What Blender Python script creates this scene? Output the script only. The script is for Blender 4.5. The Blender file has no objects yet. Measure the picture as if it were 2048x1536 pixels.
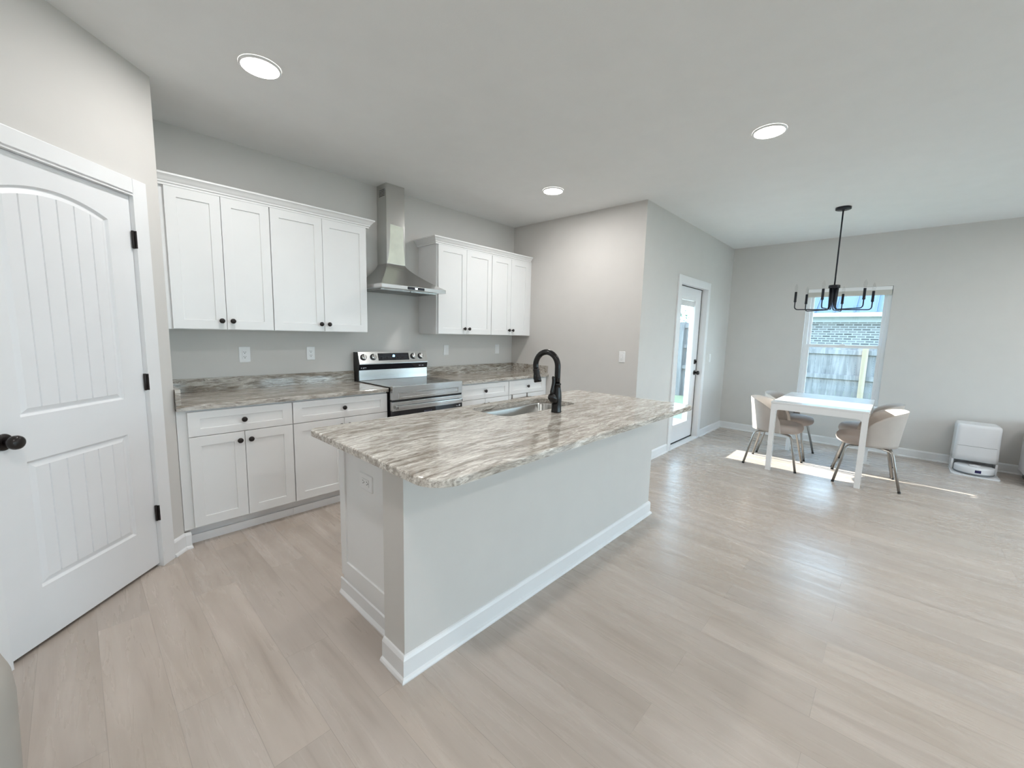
import bpy, bmesh, math, random
from mathutils import Vector, Matrix

random.seed(7)
scene = bpy.context.scene
COL = scene.collection
PI = math.pi

# ------------------------------------------------------------------ camera
YAW, PITCH, ROLL = 0.8212, 0.1220, 0.0243
F_PX = 820.67
cyw, syw = math.cos(YAW), math.sin(YAW)
fwd = Vector((syw * math.cos(PITCH), cyw * math.cos(PITCH), -math.sin(PITCH)))
rgt = Vector((cyw, -syw, 0))
up = rgt.cross(fwd)
c_, s_ = math.cos(ROLL), math.sin(ROLL)
rgt, up = rgt * c_ + up * s_, up * c_ - rgt * s_
cam_data = bpy.data.cameras.new('camera')
cam = bpy.data.objects.new('camera', cam_data)
COL.objects.link(cam)
m = Matrix((rgt, up, -fwd)).transposed().to_4x4()
m.translation = Vector((-3.0462, -3.7615, 1.3984))
cam.matrix_world = m
cam_data.sensor_fit = 'HORIZONTAL'
cam_data.sensor_width = 36.0
cam_data.lens = F_PX / 2048 * 36.0
cam_data.clip_start = 0.02
scene.camera = cam

# ------------------------------------------------------------------ colour management, sky, sun
vs = scene.view_settings
vs.view_transform = 'Standard'
vs.look = 'None'
vs.gamma = 1.0
vs.use_curve_mapping = False
vs.exposure = 0.38
SKY = 8.0
SUN = 16.0
LAMP = 8.8
FILL_REAR = 9.2
world = bpy.data.worlds.new('sky')
scene.world = world
world.use_nodes = True
wn = world.node_tree
bg = wn.nodes['Background']
wtc = wn.nodes.new('ShaderNodeTexCoord')
wsep = wn.nodes.new('ShaderNodeSeparateXYZ')
wr = wn.nodes.new('ShaderNodeValToRGB')
wn.links.new(wtc.outputs['Generated'], wsep.inputs[0])
wn.links.new(wsep.outputs['Z'], wr.inputs[0])
wr.color_ramp.elements[0].color = (0.70, 0.91, 1.0, 1)
wr.color_ramp.elements[1].color = (0.40, 0.68, 1.0, 1)
wr.color_ramp.elements[1].position = 0.7
wn.links.new(wr.outputs[0], bg.inputs[0])
bg.inputs[1].default_value = SKY
sun_d = bpy.data.lights.new('sun', 'SUN')
sun_d.energy = SUN
sun_d.angle = 0.009
sun_d.color = (1.0, 0.95, 0.86)
sun = bpy.data.objects.new('sun', sun_d)
COL.objects.link(sun)
sun.rotation_euler = Vector((0.0, -1.0, -0.42)).to_track_quat('-Z', 'Y').to_euler()


# ------------------------------------------------------------------ materials
def new_mat(name):
    mt = bpy.data.materials.new(name)
    mt.use_nodes = True
    nt = mt.node_tree
    return mt, nt, nt.nodes['Principled BSDF']


def ramp(nt, stops):
    r = nt.nodes.new('ShaderNodeValToRGB')
    el = r.color_ramp.elements
    while len(el) < len(stops):
        el.new(0.5)
    for e, (p, c) in zip(el, stops):
        e.position = p
        e.color = (*c, 1)
    return r


def coords(nt, scale=(1, 1, 1), rot=(0, 0, 0), kind='Object'):
    tc = nt.nodes.new('ShaderNodeTexCoord')
    mp = nt.nodes.new('ShaderNodeMapping')
    mp.inputs['Scale'].default_value = scale
    mp.inputs['Rotation'].default_value = rot
    nt.links.new(tc.outputs[kind], mp.inputs[0])
    return mp.outputs[0]


def noise(nt, vec, scale, detail=4, rough=0.5, dist=0.0):
    n = nt.nodes.new('ShaderNodeTexNoise')
    n.inputs['Scale'].default_value = scale
    n.inputs['Detail'].default_value = detail
    n.inputs['Roughness'].default_value = rough
    n.inputs['Distortion'].default_value = dist
    nt.links.new(vec, n.inputs['Vector'])
    return n


def bump(nt, bsdf, height, strength=0.1, dist=0.002):
    b = nt.nodes.new('ShaderNodeBump')
    b.inputs['Strength'].default_value = strength
    b.inputs['Distance'].default_value = dist
    nt.links.new(height, b.inputs['Height'])
    nt.links.new(b.outputs[0], bsdf.inputs['Normal'])


def plain(name, col, rough=0.5, metal=0.0, bump_scale=0, bump_str=0.1, spec=0.5, coat=0.0, var=0.03):
    mt, nt, b = new_mat(name)
    b.inputs['Roughness'].default_value = rough
    b.inputs['Metallic'].default_value = metal
    b.inputs['Specular IOR Level'].default_value = spec
    b.inputs['Coat Weight'].default_value = coat
    v = coords(nt)
    n = noise(nt, v, 6.0, 3)
    r = ramp(nt, [(0.3, tuple(x * (1 - var) for x in col)), (0.7, tuple(min(1, x * (1 + var)) for x in col))])
    nt.links.new(n.outputs['Fac'], r.inputs[0])
    nt.links.new(r.outputs[0], b.inputs['Base Color'])
    if bump_scale:
        n2 = noise(nt, v, bump_scale, 2)
        bump(nt, b, n2.outputs['Fac'], bump_str)
    return mt


def emit(name, col, strength):
    mt, nt, b = new_mat(name)
    b.inputs['Base Color'].default_value = (0.9, 0.9, 0.9, 1)
    b.inputs['Emission Color'].default_value = (*col, 1)
    b.inputs['Emission Strength'].default_value = strength
    return mt


def make_glass(name, tint=(1, 1, 1), ior=1.45):
    mt = bpy.data.materials.new(name)
    mt.use_nodes = True
    nt = mt.node_tree
    nt.nodes.clear()
    out = nt.nodes.new('ShaderNodeOutputMaterial')
    mix = nt.nodes.new('ShaderNodeMixShader')
    fr = nt.nodes.new('ShaderNodeFresnel')
    # same reflectance on both faces of the thin pane (the node inverts the index on back faces)
    geo = nt.nodes.new('ShaderNodeNewGeometry')
    mr = nt.nodes.new('ShaderNodeMapRange')
    mr.inputs['To Min'].default_value = ior
    mr.inputs['To Max'].default_value = 1.0 / ior
    nt.links.new(geo.outputs['Backfacing'], mr.inputs['Value'])
    nt.links.new(mr.outputs[0], fr.inputs[0])
    tr = nt.nodes.new('ShaderNodeBsdfTransparent')
    tr.inputs[0].default_value = (*tint, 1)
    gl = nt.nodes.new('ShaderNodeBsdfGlossy')
    gl.inputs['Roughness'].default_value = 0.02
    nt.links.new(fr.outputs[0], mix.inputs[0])
    nt.links.new(tr.outputs[0], mix.inputs[1])
    nt.links.new(gl.outputs[0], mix.inputs[2])
    nt.links.new(mix.outputs[0], out.inputs[0])
    return mt


def make_floor():
    mt, nt, b = new_mat('plank_floor')
    tc = nt.nodes.new('ShaderNodeTexCoord')
    mp = nt.nodes.new('ShaderNodeMapping')
    mp.inputs['Rotation'].default_value = (0, 0, PI / 2)
    nt.links.new(tc.outputs['Object'], mp.inputs[0])
    br = nt.nodes.new('ShaderNodeTexBrick')
    br.offset = 0.37
    br.inputs['Color1'].default_value = (0.0, 0.0, 0.0, 1)
    br.inputs['Color2'].default_value = (1, 1, 1, 1)
    br.inputs['Mortar'].default_value = (0.5, 0.5, 0.5, 1)
    br.inputs['Scale'].default_value = 1.0
    br.inputs['Mortar Size'].default_value = 0.0012
    br.inputs['Mortar Smooth'].default_value = 0.3
    br.inputs['Brick Width'].default_value = 1.22
    br.inputs['Row Height'].default_value = 0.18
    nt.links.new(mp.outputs[0], br.inputs['Vector'])
    # per-plank shift of the grain
    sep = nt.nodes.new('ShaderNodeSeparateColor')
    nt.links.new(br.outputs['Color'], sep.inputs[0])
    add = nt.nodes.new('ShaderNodeVectorMath')
    add.operation = 'MULTIPLY_ADD'
    add.inputs[1].default_value = (7.0, 13.0, 3.0)
    nt.links.new(br.outputs['Color'], add.inputs[0])
    nt.links.new(tc.outputs['Object'], add.inputs[2])
    mg = nt.nodes.new('ShaderNodeMapping')
    mg.inputs['Scale'].default_value = (17.0, 1.3, 1.0)
    nt.links.new(add.outputs[0], mg.inputs[0])
    n1 = noise(nt, mg.outputs[0], 1.0, 7, 0.58, 0.35)
    mg2 = nt.nodes.new('ShaderNodeMapping')
    mg2.inputs['Scale'].default_value = (4.0, 1.2, 1.0)
    nt.links.new(add.outputs[0], mg2.inputs[0])
    n2 = noise(nt, mg2.outputs[0], 1.0, 2, 0.45, 0.5)
    r1 = ramp(nt, [(0.20, (0.41, 0.345, 0.297)), (0.40, (0.52, 0.452, 0.398)), (0.72, (0.585, 0.517, 0.463))])
    nt.links.new(n1.outputs['Fac'], r1.inputs[0])
    r2 = ramp(nt, [(0.25, (0.87, 0.855, 0.83)), (0.62, (1, 1, 1))])
    nt.links.new(n2.outputs['Fac'], r2.inputs[0])
    mx = nt.nodes.new('ShaderNodeMixRGB')
    mx.blend_type = 'MULTIPLY'
    mx.inputs[0].default_value = 1
    nt.links.new(r1.outputs[0], mx.inputs[1])
    nt.links.new(r2.outputs[0], mx.inputs[2])
    r3 = ramp(nt, [(0.0, (0.93, 0.93, 0.935)), (1.0, (1.04, 1.03, 1.02))])
    nt.links.new(sep.outputs[0], r3.inputs[0])
    mx2 = nt.nodes.new('ShaderNodeMixRGB')
    mx2.blend_type = 'MULTIPLY'
    mx2.inputs[0].default_value = 1
    nt.links.new(mx.outputs[0], mx2.inputs[1])
    nt.links.new(r3.outputs[0], mx2.inputs[2])
    mx3 = nt.nodes.new('ShaderNodeMixRGB')
    mx3.inputs[2].default_value = (0.33, 0.28, 0.24, 1)
    mul = nt.nodes.new('ShaderNodeMath')
    mul.operation = 'MULTIPLY'
    mul.inputs[1].default_value = 0.55
    nt.links.new(br.outputs['Fac'], mul.inputs[0])
    nt.links.new(mul.outputs[0], mx3.inputs[0])
    nt.links.new(mx2.outputs[0], mx3.inputs[1])
    nt.links.new(mx3.outputs[0], b.inputs['Base Color'])
    rr = ramp(nt, [(0.2, (0.34, 0.34, 0.34)), (0.8, (0.22, 0.22, 0.22))])
    nt.links.new(n1.outputs['Fac'], rr.inputs[0])
    nt.links.new(rr.outputs[0], b.inputs['Roughness'])
    b.inputs['Specular IOR Level'].default_value = 0.5
    bump(nt, b, n1.outputs['Fac'], 0.10, 0.004)
    return mt


def make_granite(name, scale=1.0, light=1.0, brown=0.0, tilt=0.12):
    mt, nt, b = new_mat(name)
    tc = nt.nodes.new('ShaderNodeTexCoord')
    lo = noise(nt, tc.outputs['Object'], 2.2 * scale, 4, 0.55)
    ad = nt.nodes.new('ShaderNodeVectorMath')
    ad.operation = 'MULTIPLY_ADD'
    ad.inputs[1].default_value = (0.10, 0.11, 0.11)
    nt.links.new(lo.outputs['Color'], ad.inputs[0])
    nt.links.new(tc.outputs['Object'], ad.inputs[2])

    def layer(rot, sc, detail, rough, dist):
        mp = nt.nodes.new('ShaderNodeMapping')
        mp.inputs['Rotation'].default_value = rot
        mp.inputs['Scale'].default_value = sc
        nt.links.new(ad.outputs[0], mp.inputs[0])
        return noise(nt, mp.outputs[0], 1.0, detail, rough, dist)

    def mult(a, c, fac):
        mx = nt.nodes.new('ShaderNodeMixRGB')
        mx.blend_type = 'MULTIPLY'
        mx.inputs[0].default_value = fac
        nt.links.new(a, mx.inputs[1])
        nt.links.new(c, mx.inputs[2])
        return mx.outputs[0]
    k = light
    n1 = layer((0, tilt, 0.10), (8.0 * scale, 62 * scale, 62 * scale), 10, 0.74, 1.1)
    r1 = ramp(nt, [(0.32, (0.20 * k, 0.18 * k, 0.16 * k)), (0.43, (0.43 * k, 0.39 * k, 0.345 * k)),
                   (0.52, (0.66 * k, 0.62 * k, 0.56 * k)), (0.62, (0.88 * k, 0.86 * k, 0.81 * k))])
    nt.links.new(n1.outputs['Fac'], r1.inputs[0])
    n2 = layer((0, tilt, 0.17), (2.6 * scale, 17 * scale, 17 * scale), 6, 0.66, 0.9)
    r2 = ramp(nt, [(0.38, (0.56 - 0.03 * brown, 0.525 - 0.06 * brown, 0.49 - 0.09 * brown)), (0.55, (1.04, 1.04, 1.04))])
    nt.links.new(n2.outputs['Fac'], r2.inputs[0])
    n3 = layer((0, 0, 0.06), (22 * scale, 130 * scale, 130 * scale), 5, 0.7, 0.3)
    r3 = ramp(nt, [(0.30, (0.42, 0.40, 0.38)), (0.40, (1.0, 1.0, 1.0))])
    nt.links.new(n3.outputs['Fac'], r3.inputs[0])
    o = mult(mult(r1.outputs[0], r2.outputs[0], 0.9), r3.outputs[0], 0.8)
    nt.links.new(o, b.inputs['Base Color'])
    b.inputs['Roughness'].default_value = 0.08
    b.inputs['Specular IOR Level'].default_value = 0.5
    return mt


def make_steel(name, col=(0.62, 0.62, 0.615), rough=0.20, axis=(2, 260, 260)):
    mt, nt, b = new_mat(name)
    b.inputs['Base Color'].default_value = (*col, 1)
    b.inputs['Metallic'].default_value = 1.0
    v = coords(nt, axis)
    n = noise(nt, v, 6.0, 3)
    r = ramp(nt, [(0.3, (rough * 0.94,) * 3), (0.7, (rough * 1.06,) * 3)])
    nt.links.new(n.outputs['Fac'], r.inputs[0])
    nt.links.new(r.outputs[0], b.inputs['Roughness'])
    return mt


def make_brick():
    mt, nt, b = new_mat('pale_brick')
    tc = nt.nodes.new('ShaderNodeTexCoord')
    sp = nt.nodes.new('ShaderNodeSeparateXYZ')
    cb = nt.nodes.new('ShaderNodeCombineXYZ')
    nt.links.new(tc.outputs['Object'], sp.inputs[0])
    nt.links.new(sp.outputs['Y'], cb.inputs[0])
    nt.links.new(sp.outputs['Z'], cb.inputs[1])
    br = nt.nodes.new('ShaderNodeTexBrick')
    br.inputs['Color1'].default_value = (0.07, 0.068, 0.068, 1)
    br.inputs['Color2'].default_value = (0.19, 0.182, 0.178, 1)
    br.inputs['Mortar'].default_value = (0.30, 0.30, 0.296, 1)
    br.inputs['Scale'].default_value = 1.0
    br.inputs['Mortar Size'].default_value = 0.014
    br.inputs['Brick Width'].default_value = 0.22
    br.inputs['Row Height'].default_value = 0.075
    nt.links.new(cb.outputs[0], br.inputs['Vector'])
    nt.links.new(br.outputs['Color'], b.inputs['Base Color'])
    b.inputs['Roughness'].default_value = 0.9
    return mt


def make_wood(name, a, c, axis=(8, 8, 0.8)):
    mt, nt, b = new_mat(name)
    v = coords(nt, axis)
    n = noise(nt, v, 1.6, 6, 0.6, 0.5)
    r = ramp(nt, [(0.3, a), (0.7, c)])
    nt.links.new(n.outputs['Fac'], r.inputs[0])
    nt.links.new(r.outputs[0], b.inputs['Base Color'])
    b.inputs['Roughness'].default_value = 0.8
    return mt


def make_grass():
    mt, nt, b = new_mat('grass')
    v = coords(nt)
    n = noise(nt, v, 14.0, 6, 0.7)
    r = ramp(nt, [(0.3, (0.07, 0.10, 0.055)), (0.7, (0.14, 0.18, 0.105))])
    nt.links.new(n.outputs['Fac'], r.inputs[0])
    nt.links.new(r.outputs[0], b.inputs['Base Color'])
    b.inputs['Roughness'].default_value = 0.9
    return mt


M = {}
M['wall'] = plain('wall_paint', (0.662, 0.640, 0.612), 0.65, bump_scale=220, bump_str=0.06, var=0.012)
M['ceiling'] = plain('ceiling_paint', (0.84, 0.845, 0.835), 0.8, bump_scale=160, bump_str=0.15, var=0.012)
M['trim'] = plain('white_trim_paint', (0.83, 0.83, 0.835), 0.35, var=0.01)
M['cabinet'] = plain('white_cabinet_paint', (0.84, 0.84, 0.835), 0.33, var=0.008)
M['door'] = plain('white_door_paint', (0.82, 0.82, 0.83), 0.4, var=0.01)
M['floor'] = make_floor()
M['granite'] = make_granite('granite_island', 1.0, 1.0)
M['granite_back'] = make_granite('granite_back', 0.85, 0.80, 0.6, 0.34)
M['steel'] = make_steel('brushed_steel')
M['steel_dark'] = make_steel('canopy_steel', (0.48, 0.475, 0.46), 0.24)
M['steel_v'] = make_steel('steel_duct', (0.62, 0.62, 0.60), 0.16, (60, 60, 1))
M['sink'] = make_steel('sink_steel', (0.46, 0.455, 0.44), 0.24, (50, 2, 50))
M['chrome'] = make_steel('leg_steel', (0.36, 0.345, 0.325), 0.38, (40, 40, 2))
M['black_glass'] = plain('black_glass', (0.012, 0.012, 0.016), 0.06, spec=0.6, var=0.0)
M['cooktop'] = plain('cooktop_glass', (0.03, 0.028, 0.028), 0.08, spec=0.7, var=0.0)
M['burner'] = plain('burner_mark', (0.10, 0.095, 0.09), 0.2, var=0.0)
M['black'] = plain('black_enamel', (0.012, 0.012, 0.013), 0.35, var=0.0)
M['bronze'] = plain('oil_rubbed_bronze', (0.018, 0.014, 0.013), 0.32, metal=0.3, var=0.1)
M['faucet'] = plain('matte_black_faucet', (0.010, 0.009, 0.009), 0.26, metal=0.2, var=0.1)
M['iron'] = plain('black_iron', (0.016, 0.017, 0.024), 0.35, metal=0.3, var=0.1)
M['plate'] = plain('white_plastic', (0.86, 0.86, 0.86), 0.3, var=0.0)
M['slot'] = plain('dark_slot', (0.05, 0.05, 0.05), 0.6, var=0.0)
M['lens'] = emit('lamp_lens', (1.0, 0.97, 0.92), 14.0)
M['bulb'] = make_glass('bulb_glass', (0.96, 0.96, 0.96))
M['glass'] = make_glass('window_glass', (0.97, 0.99, 1.0))
M['vinyl'] = plain('white_vinyl', (0.86, 0.87, 0.88), 0.35, var=0.01)
M['shade'] = plain('cellular_shade', (0.66, 0.64, 0.58), 0.8, var=0.03)
M['blind'] = plain('blind_slats', (0.62, 0.62, 0.62), 0.6, var=0.05)
M['table'] = plain('white_lacquer', (0.84, 0.84, 0.84), 0.16, coat=0.3, var=0.0)
M['fabric'] = plain('greige_velvet', (0.45, 0.385, 0.345), 0.85, bump_scale=300, bump_str=0.1, var=0.06)
M['fabric_shell'] = plain('greige_velvet_shell', (0.50, 0.44, 0.395), 0.85, bump_scale=300, bump_str=0.1, var=0.05)
M['film'] = plain('pale_film', (0.80, 0.83, 0.72), 0.2, bump_scale=14, bump_str=0.5, var=0.10)  # pale colour standing in for a bright reflection on the duct
M['rubber'] = plain('black_rubber', (0.02, 0.02, 0.02), 0.7, var=0.0)
M['dock'] = plain('white_appliance', (0.82, 0.83, 0.85), 0.25, var=0.0)
M['navy'] = plain('dark_blue_label', (0.015, 0.012, 0.08), 0.3, var=0.0)
M['grey_gap'] = plain('grey_gap', (0.22, 0.23, 0.24), 0.5, var=0.0)
M['display'] = emit('display_blue', (0.10, 0.45, 1.0), 2.5)
M['display_white'] = emit('display_white', (0.75, 0.9, 1.0), 1.6)
M['mark'] = plain('pale_mark', (0.62, 0.64, 0.70), 0.4, var=0.0)
M['dim_mark'] = plain('dim_mark', (0.10, 0.11, 0.16), 0.3, var=0.0)
M['bin'] = plain('beige_bin', (0.40, 0.37, 0.33), 0.7, bump_scale=120, bump_str=0.08, var=0.03)
M['liner'] = plain('white_liner', (0.68, 0.70, 0.72), 0.5, var=0.05)
M['sideboard'] = plain('pale_grey_board', (0.82, 0.82, 0.84), 0.5, var=0.02)
M['fence'] = make_wood('weathered_fence', (0.11, 0.10, 0.098), (0.29, 0.262, 0.245))
M['fence_new'] = make_wood('new_fence_post', (0.30, 0.21, 0.13), (0.38, 0.30, 0.21))
M['brick'] = make_brick()
M['roof'] = plain('blue_grey_roof', (0.035, 0.05, 0.08), 0.5, var=0.06)
M['grass'] = make_grass()
M['leaf'] = plain('leaf_green', (0.09, 0.19, 0.12), 0.7, var=0.3)
M['bark'] = plain('bark', (0.20, 0.16, 0.13), 0.9, var=0.2)
M['ext'] = plain('exterior_trim', (0.48, 0.49, 0.50), 0.8, var=0.02)
M['concrete'] = plain('concrete', (0.55, 0.54, 0.52), 0.9, var=0.05)


# ------------------------------------------------------------------ mesh helpers
class MB:
    """collects shapes in world coordinates (or in a local frame mapped by mat)"""

    def __init__(self, mat=None):
        self.bm = bmesh.new()
        self.mat = mat

    def v(self, p):
        p = Vector(p)
        if self.mat is not None:
            p = self.mat @ p
        return self.bm.verts.new(p)

    def face(self, vs_, smooth=False):
        try:
            f = self.bm.faces.new(vs_)
            f.smooth = smooth
            return f
        except ValueError:
            return None

    def box(self, x0, x1, y0, y1, z0, z1, bev=0.0):
        x0, x1 = min(x0, x1), max(x0, x1)
        y0, y1 = min(y0, y1), max(y0, y1)
        z0, z1 = min(z0, z1), max(z0, z1)
        P = [(x0, y0, z0), (x1, y0, z0), (x1, y1, z0), (x0, y1, z0), (x0, y0, z1), (x1, y0, z1), (x1, y1, z1), (x0, y1, z1)]
        V = [self.v(p) for p in P]
        fs = [self.face([V[i] for i in q]) for q in ((0, 3, 2, 1), (4, 5, 6, 7), (0, 1, 5, 4), (1, 2, 6, 5), (2, 3, 7, 6), (3, 0, 4, 7))]
        if bev:
            es = {e for f in fs for e in f.edges}
            bmesh.ops.bevel(self.bm, geom=list(es), offset=bev, segments=2, profile=0.7, affect='EDGES')
        return self

    def loop(self, pts):
        return [self.v(p) for p in pts]

    def bridge(self, a, b, closed=True, smooth=False):
        n = len(a)
        for i in range(n if closed else n - 1):
            j = (i + 1) % n
            self.face([a[i], a[j], b[j], b[i]], smooth)

    def loft(self, rings, caps=True, smooth=True, closed=True):
        L = [self.loop(r) for r in rings]
        for a, b in zip(L, L[1:]):
            self.bridge(a, b, closed, smooth)
        if caps:
            self.face(list(reversed(L[0])))
            self.face(L[-1])
        return self

    def lathe(self, prof, c=(0, 0, 0), axis='z', seg=24, smooth=True, caps=True):
        c = Vector(c)
        rings = []
        for r, h in prof:
            ring = []
            for i in range(seg):
                a = 2 * PI * i / seg
                u, w = max(r, 1e-4) * math.cos(a), max(r, 1e-4) * math.sin(a)
                if axis == 'z':
                    p = Vector((u, w, h))
                elif axis == 'y':
                    p = Vector((w, h, u))
                else:
                    p = Vector((h, u, w))
                ring.append(c + p)
            rings.append(ring)
        return self.loft(rings, caps, smooth)

    def tube(self, pts, r, seg=10, caps=True):
        pts = [Vector(p) for p in pts]
        n = len(pts)
        rad = r if isinstance(r, (list, tuple)) else [r] * n
        tang = []
        for i in range(n):
            a = pts[max(i - 1, 0)]
            b = pts[min(i + 1, n - 1)]
            tang.append((b - a).normalized())
        ref = Vector((0, 0, 1)) if abs(tang[0].z) < 0.9 else Vector((1, 0, 0))
        nrm = tang[0].cross(ref).normalized()
        rings = []
        for i in range(n):
            nrm = (nrm - tang[i] * nrm.dot(tang[i])).normalized()
            bi = tang[i].cross(nrm)
            rings.append([pts[i] + (nrm * math.cos(2 * PI * k / seg) + bi * math.sin(2 * PI * k / seg)) * rad[i] for k in range(seg)])
        return self.loft(rings, caps, True)

    def prism(self, poly, plane, a, b, smooth=False):
        """poly: 2-D points; plane 'xz' extrudes along y, 'yz' along x, 'xy' along z"""
        def P(q, t):
            return {'xz': (q[0], t, q[1]), 'yz': (t, q[0], q[1]), 'xy': (q[0], q[1], t)}[plane]
        A = self.loop([P(q, a) for q in poly])
        B = self.loop([P(q, b) for q in poly])
        self.bridge(A, B, True, smooth)
        self.face(list(reversed(A)))
        self.face(B)
        return self

    def fill(self, loops):
        es = []
        for L in loops:
            for i in range(len(L)):
                a, b = L[i], L[(i + 1) % len(L)]
                e = self.bm.edges.get((a, b))
                es.append(e or self.bm.edges.new((a, b)))
        bmesh.ops.triangle_fill(self.bm, use_beauty=True, use_dissolve=False, edges=es)

    def build(self, name, mt, parent=None, local=False, flat=True):
        bmesh.ops.recalc_face_normals(self.bm, faces=self.bm.faces)
        if parent is not None and not local:
            root = parent
            while root.parent:
                root = root.parent
            off = -root.location
            for v in self.bm.verts:
                v.co += off
        me = bpy.data.meshes.new(name)
        self.bm.to_mesh(me)
        self.bm.free()
        me.materials.append(M[mt] if isinstance(mt, str) else mt)
        o = bpy.data.objects.new(name, me)
        COL.objects.link(o)
        if parent is not None:
            o.parent = parent
        return o


def tag(o, label=None, cat=None, group=None, kind=None):
    if label:
        o['label'] = label
    if cat:
        o['category'] = cat
    if group:
        o['group'] = group
    if kind:
        o['kind'] = kind
    return o


def thing(name, label, cat, loc=(0, 0, 0), group=None):
    o = bpy.data.objects.new(name, None)
    o.empty_display_size = 0.1
    COL.objects.link(o)
    o.location = loc
    return tag(o, label, cat, group)


def struct(name, mb, mt, label=None):
    return tag(mb.build(name, mt), label, kind='structure')


def structroot(name, loc=(0, 0, 0), label=None):
    o = bpy.data.objects.new(name, None)
    o.empty_display_size = 0.1
    COL.objects.link(o)
    o.location = loc
    return tag(o, label, kind='structure')


def copy_tree(o, parent=None):
    c = o.copy()
    COL.objects.link(c)
    if parent is not None:
        c.parent = parent
    for ch in [x for x in bpy.data.objects if x.parent == o]:
        copy_tree(ch, c)
    return c


def box(x0, x1, y0, y1, z0, z1, bev=0.0, mat=None):
    return MB(mat).box(x0, x1, y0, y1, z0, z1, bev)


def rrect(x0, x1, y0, y1, r, n=8):
    """rounded rectangle loop, counter-clockwise; r is one radius or four (bl, br, tr, tl)"""
    rs = r if isinstance(r, (list, tuple)) else [r] * 4
    out = []
    for (cx, cy, a0, rr) in ((x0 + rs[0], y0 + rs[0], PI, rs[0]), (x1 - rs[1], y0 + rs[1], 1.5 * PI, rs[1]),
                             (x1 - rs[2], y1 - rs[2], 0, rs[2]), (x0 + rs[3], y1 - rs[3], 0.5 * PI, rs[3])):
        for i in range(n + 1):
            a = a0 + 0.5 * PI * i / n
            out.append((cx + rr * math.cos(a), cy + rr * math.sin(a)))
    return out


# ------------------------------------------------------------------ room shell
H = 2.754
XR = 0.970          # return wall at the end of the kitchen run
YP = -1.807         # patio door wall
XF = 3.934          # far dining wall
YB = -9.0           # rear wall behind the camera
XL = -3.80
T = 0.13
P0 = Vector((-2.647, -0.606, 0))
PANG = 0.7837
PT = Vector((-math.cos(PANG), -math.sin(PANG), 0))
PN = Vector((math.sin(PANG), -math.cos(PANG), 0))
PM = Matrix(((PT.x, PN.x, 0, P0.x), (PT.y, PN.y, 0, P0.y), (0, 0, 1, 0), (0, 0, 0, 1)))

struct('floor', box(XL - 0.2, XF + T, YB - T, T, -0.12, 0.0), 'floor', 'pale wood plank floor running through kitchen and dining area')
struct('ceiling', box(XL - 0.2, XF + T, YB - T, T, H, H + 0.15), 'ceiling', 'smooth pale ceiling with recessed lights')
struct('wall_kitchen', box(P0.x - 1.3, XR + T, 0, T, 0, H), 'wall', 'greige kitchen wall behind the cabinets and range')
struct('wall_return', box(XR, XR + T, YP, 0, 0, H), 'wall', 'greige return wall at the end of the cabinet run')


def wall_with_hole(name, axis, plane, thick, a0, a1, holes, label=None, mat=None):
    """wall along x (axis 'x') or y with rectangular holes (h0, h1, z0, z1)"""
    mb = MB(mat)
    cuts = sorted(holes)
    def bb(p, q, z0, z1):
        if q - p < 1e-4 or z1 - z0 < 1e-4:
            return
        if axis == 'x':
            mb.box(p, q, plane, plane + thick, z0, z1)
        else:
            mb.box(plane, plane + thick, p, q, z0, z1)
    cur = a0
    for h0, h1, z0, z1 in cuts:
        bb(cur, h0, 0, H)
        bb(h0, h1, 0, z0)
        bb(h0, h1, z1, H)
        cur = h1
    bb(cur, a1, 0, H)
    return struct(name, mb, 'wall', label)


DX0, DX1, DZ = 1.950, 2.885, 2.052     # patio door opening
wall_with_hole('wall_patio', 'x', YP, T, XR + T, XF + T, [(DX0, DX1, 0, DZ)], 'greige wall with the glazed patio door')
WY0, WY1, WZ0, WZ1 = -3.654, -2.785, 0.58, 2.100
wall_with_hole('wall_far', 'y', XF, T, YB, YP, [(-7.3, -6.35, 0.20, 2.10), (WY0, WY1, WZ0, WZ1)], 'greige dining wall with the tall window')
RW = [(-2.6, -1.2, 0.5, 2.2), (0.4, 2.6, 0.05, 2.2)]
wall_with_hole('wall_rear', 'x', YB - T, T, XL, XF, RW, 'wall behind the camera')
struct('wall_left', box(XL - T, XL, YB, T, 0, H), 'wall', 'wall left of the camera')
# angled pantry wall, local frame: s along the wall, d out of it
OP0, OP1, OPZ = 0.189, 0.942, 2.072
mb = MB(PM)
mb.box(0.0, OP0, -0.10, 0, 0, H)
mb.box(OP0, OP1, -0.10, 0, OPZ, H)
mb.box(OP1, 1.66, -0.10, 0, 0, H)
struct('wall_pantry', mb, 'wall', 'angled greige wall around the pantry door')
struct('wall_pantry_side', box(P0.x - 0.10, P0.x, P0.y + 0.02, 0.0, 0, H), 'wall', 'short pantry side wall at the end of the counter')

BBP = [(0, 0), (0.026, 0), (0.026, 0.006), (0.022, 0.014), (0.014, 0.019), (0.014, 0.088), (0.010, 0.096), (0.006, 0.102), (0, 0.104)]


def base_run(mb, p, q, n, prof=BBP):
    """baseboard along p->q on the floor, n = outward normal (2-D)"""
    A = [(p[0] + n[0] * d, p[1] + n[1] * d, z) for d, z in prof]
    B = [(q[0] + n[0] * d, q[1] + n[1] * d, z) for d, z in prof]
    mb.loft([A, B], True, False)


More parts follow.
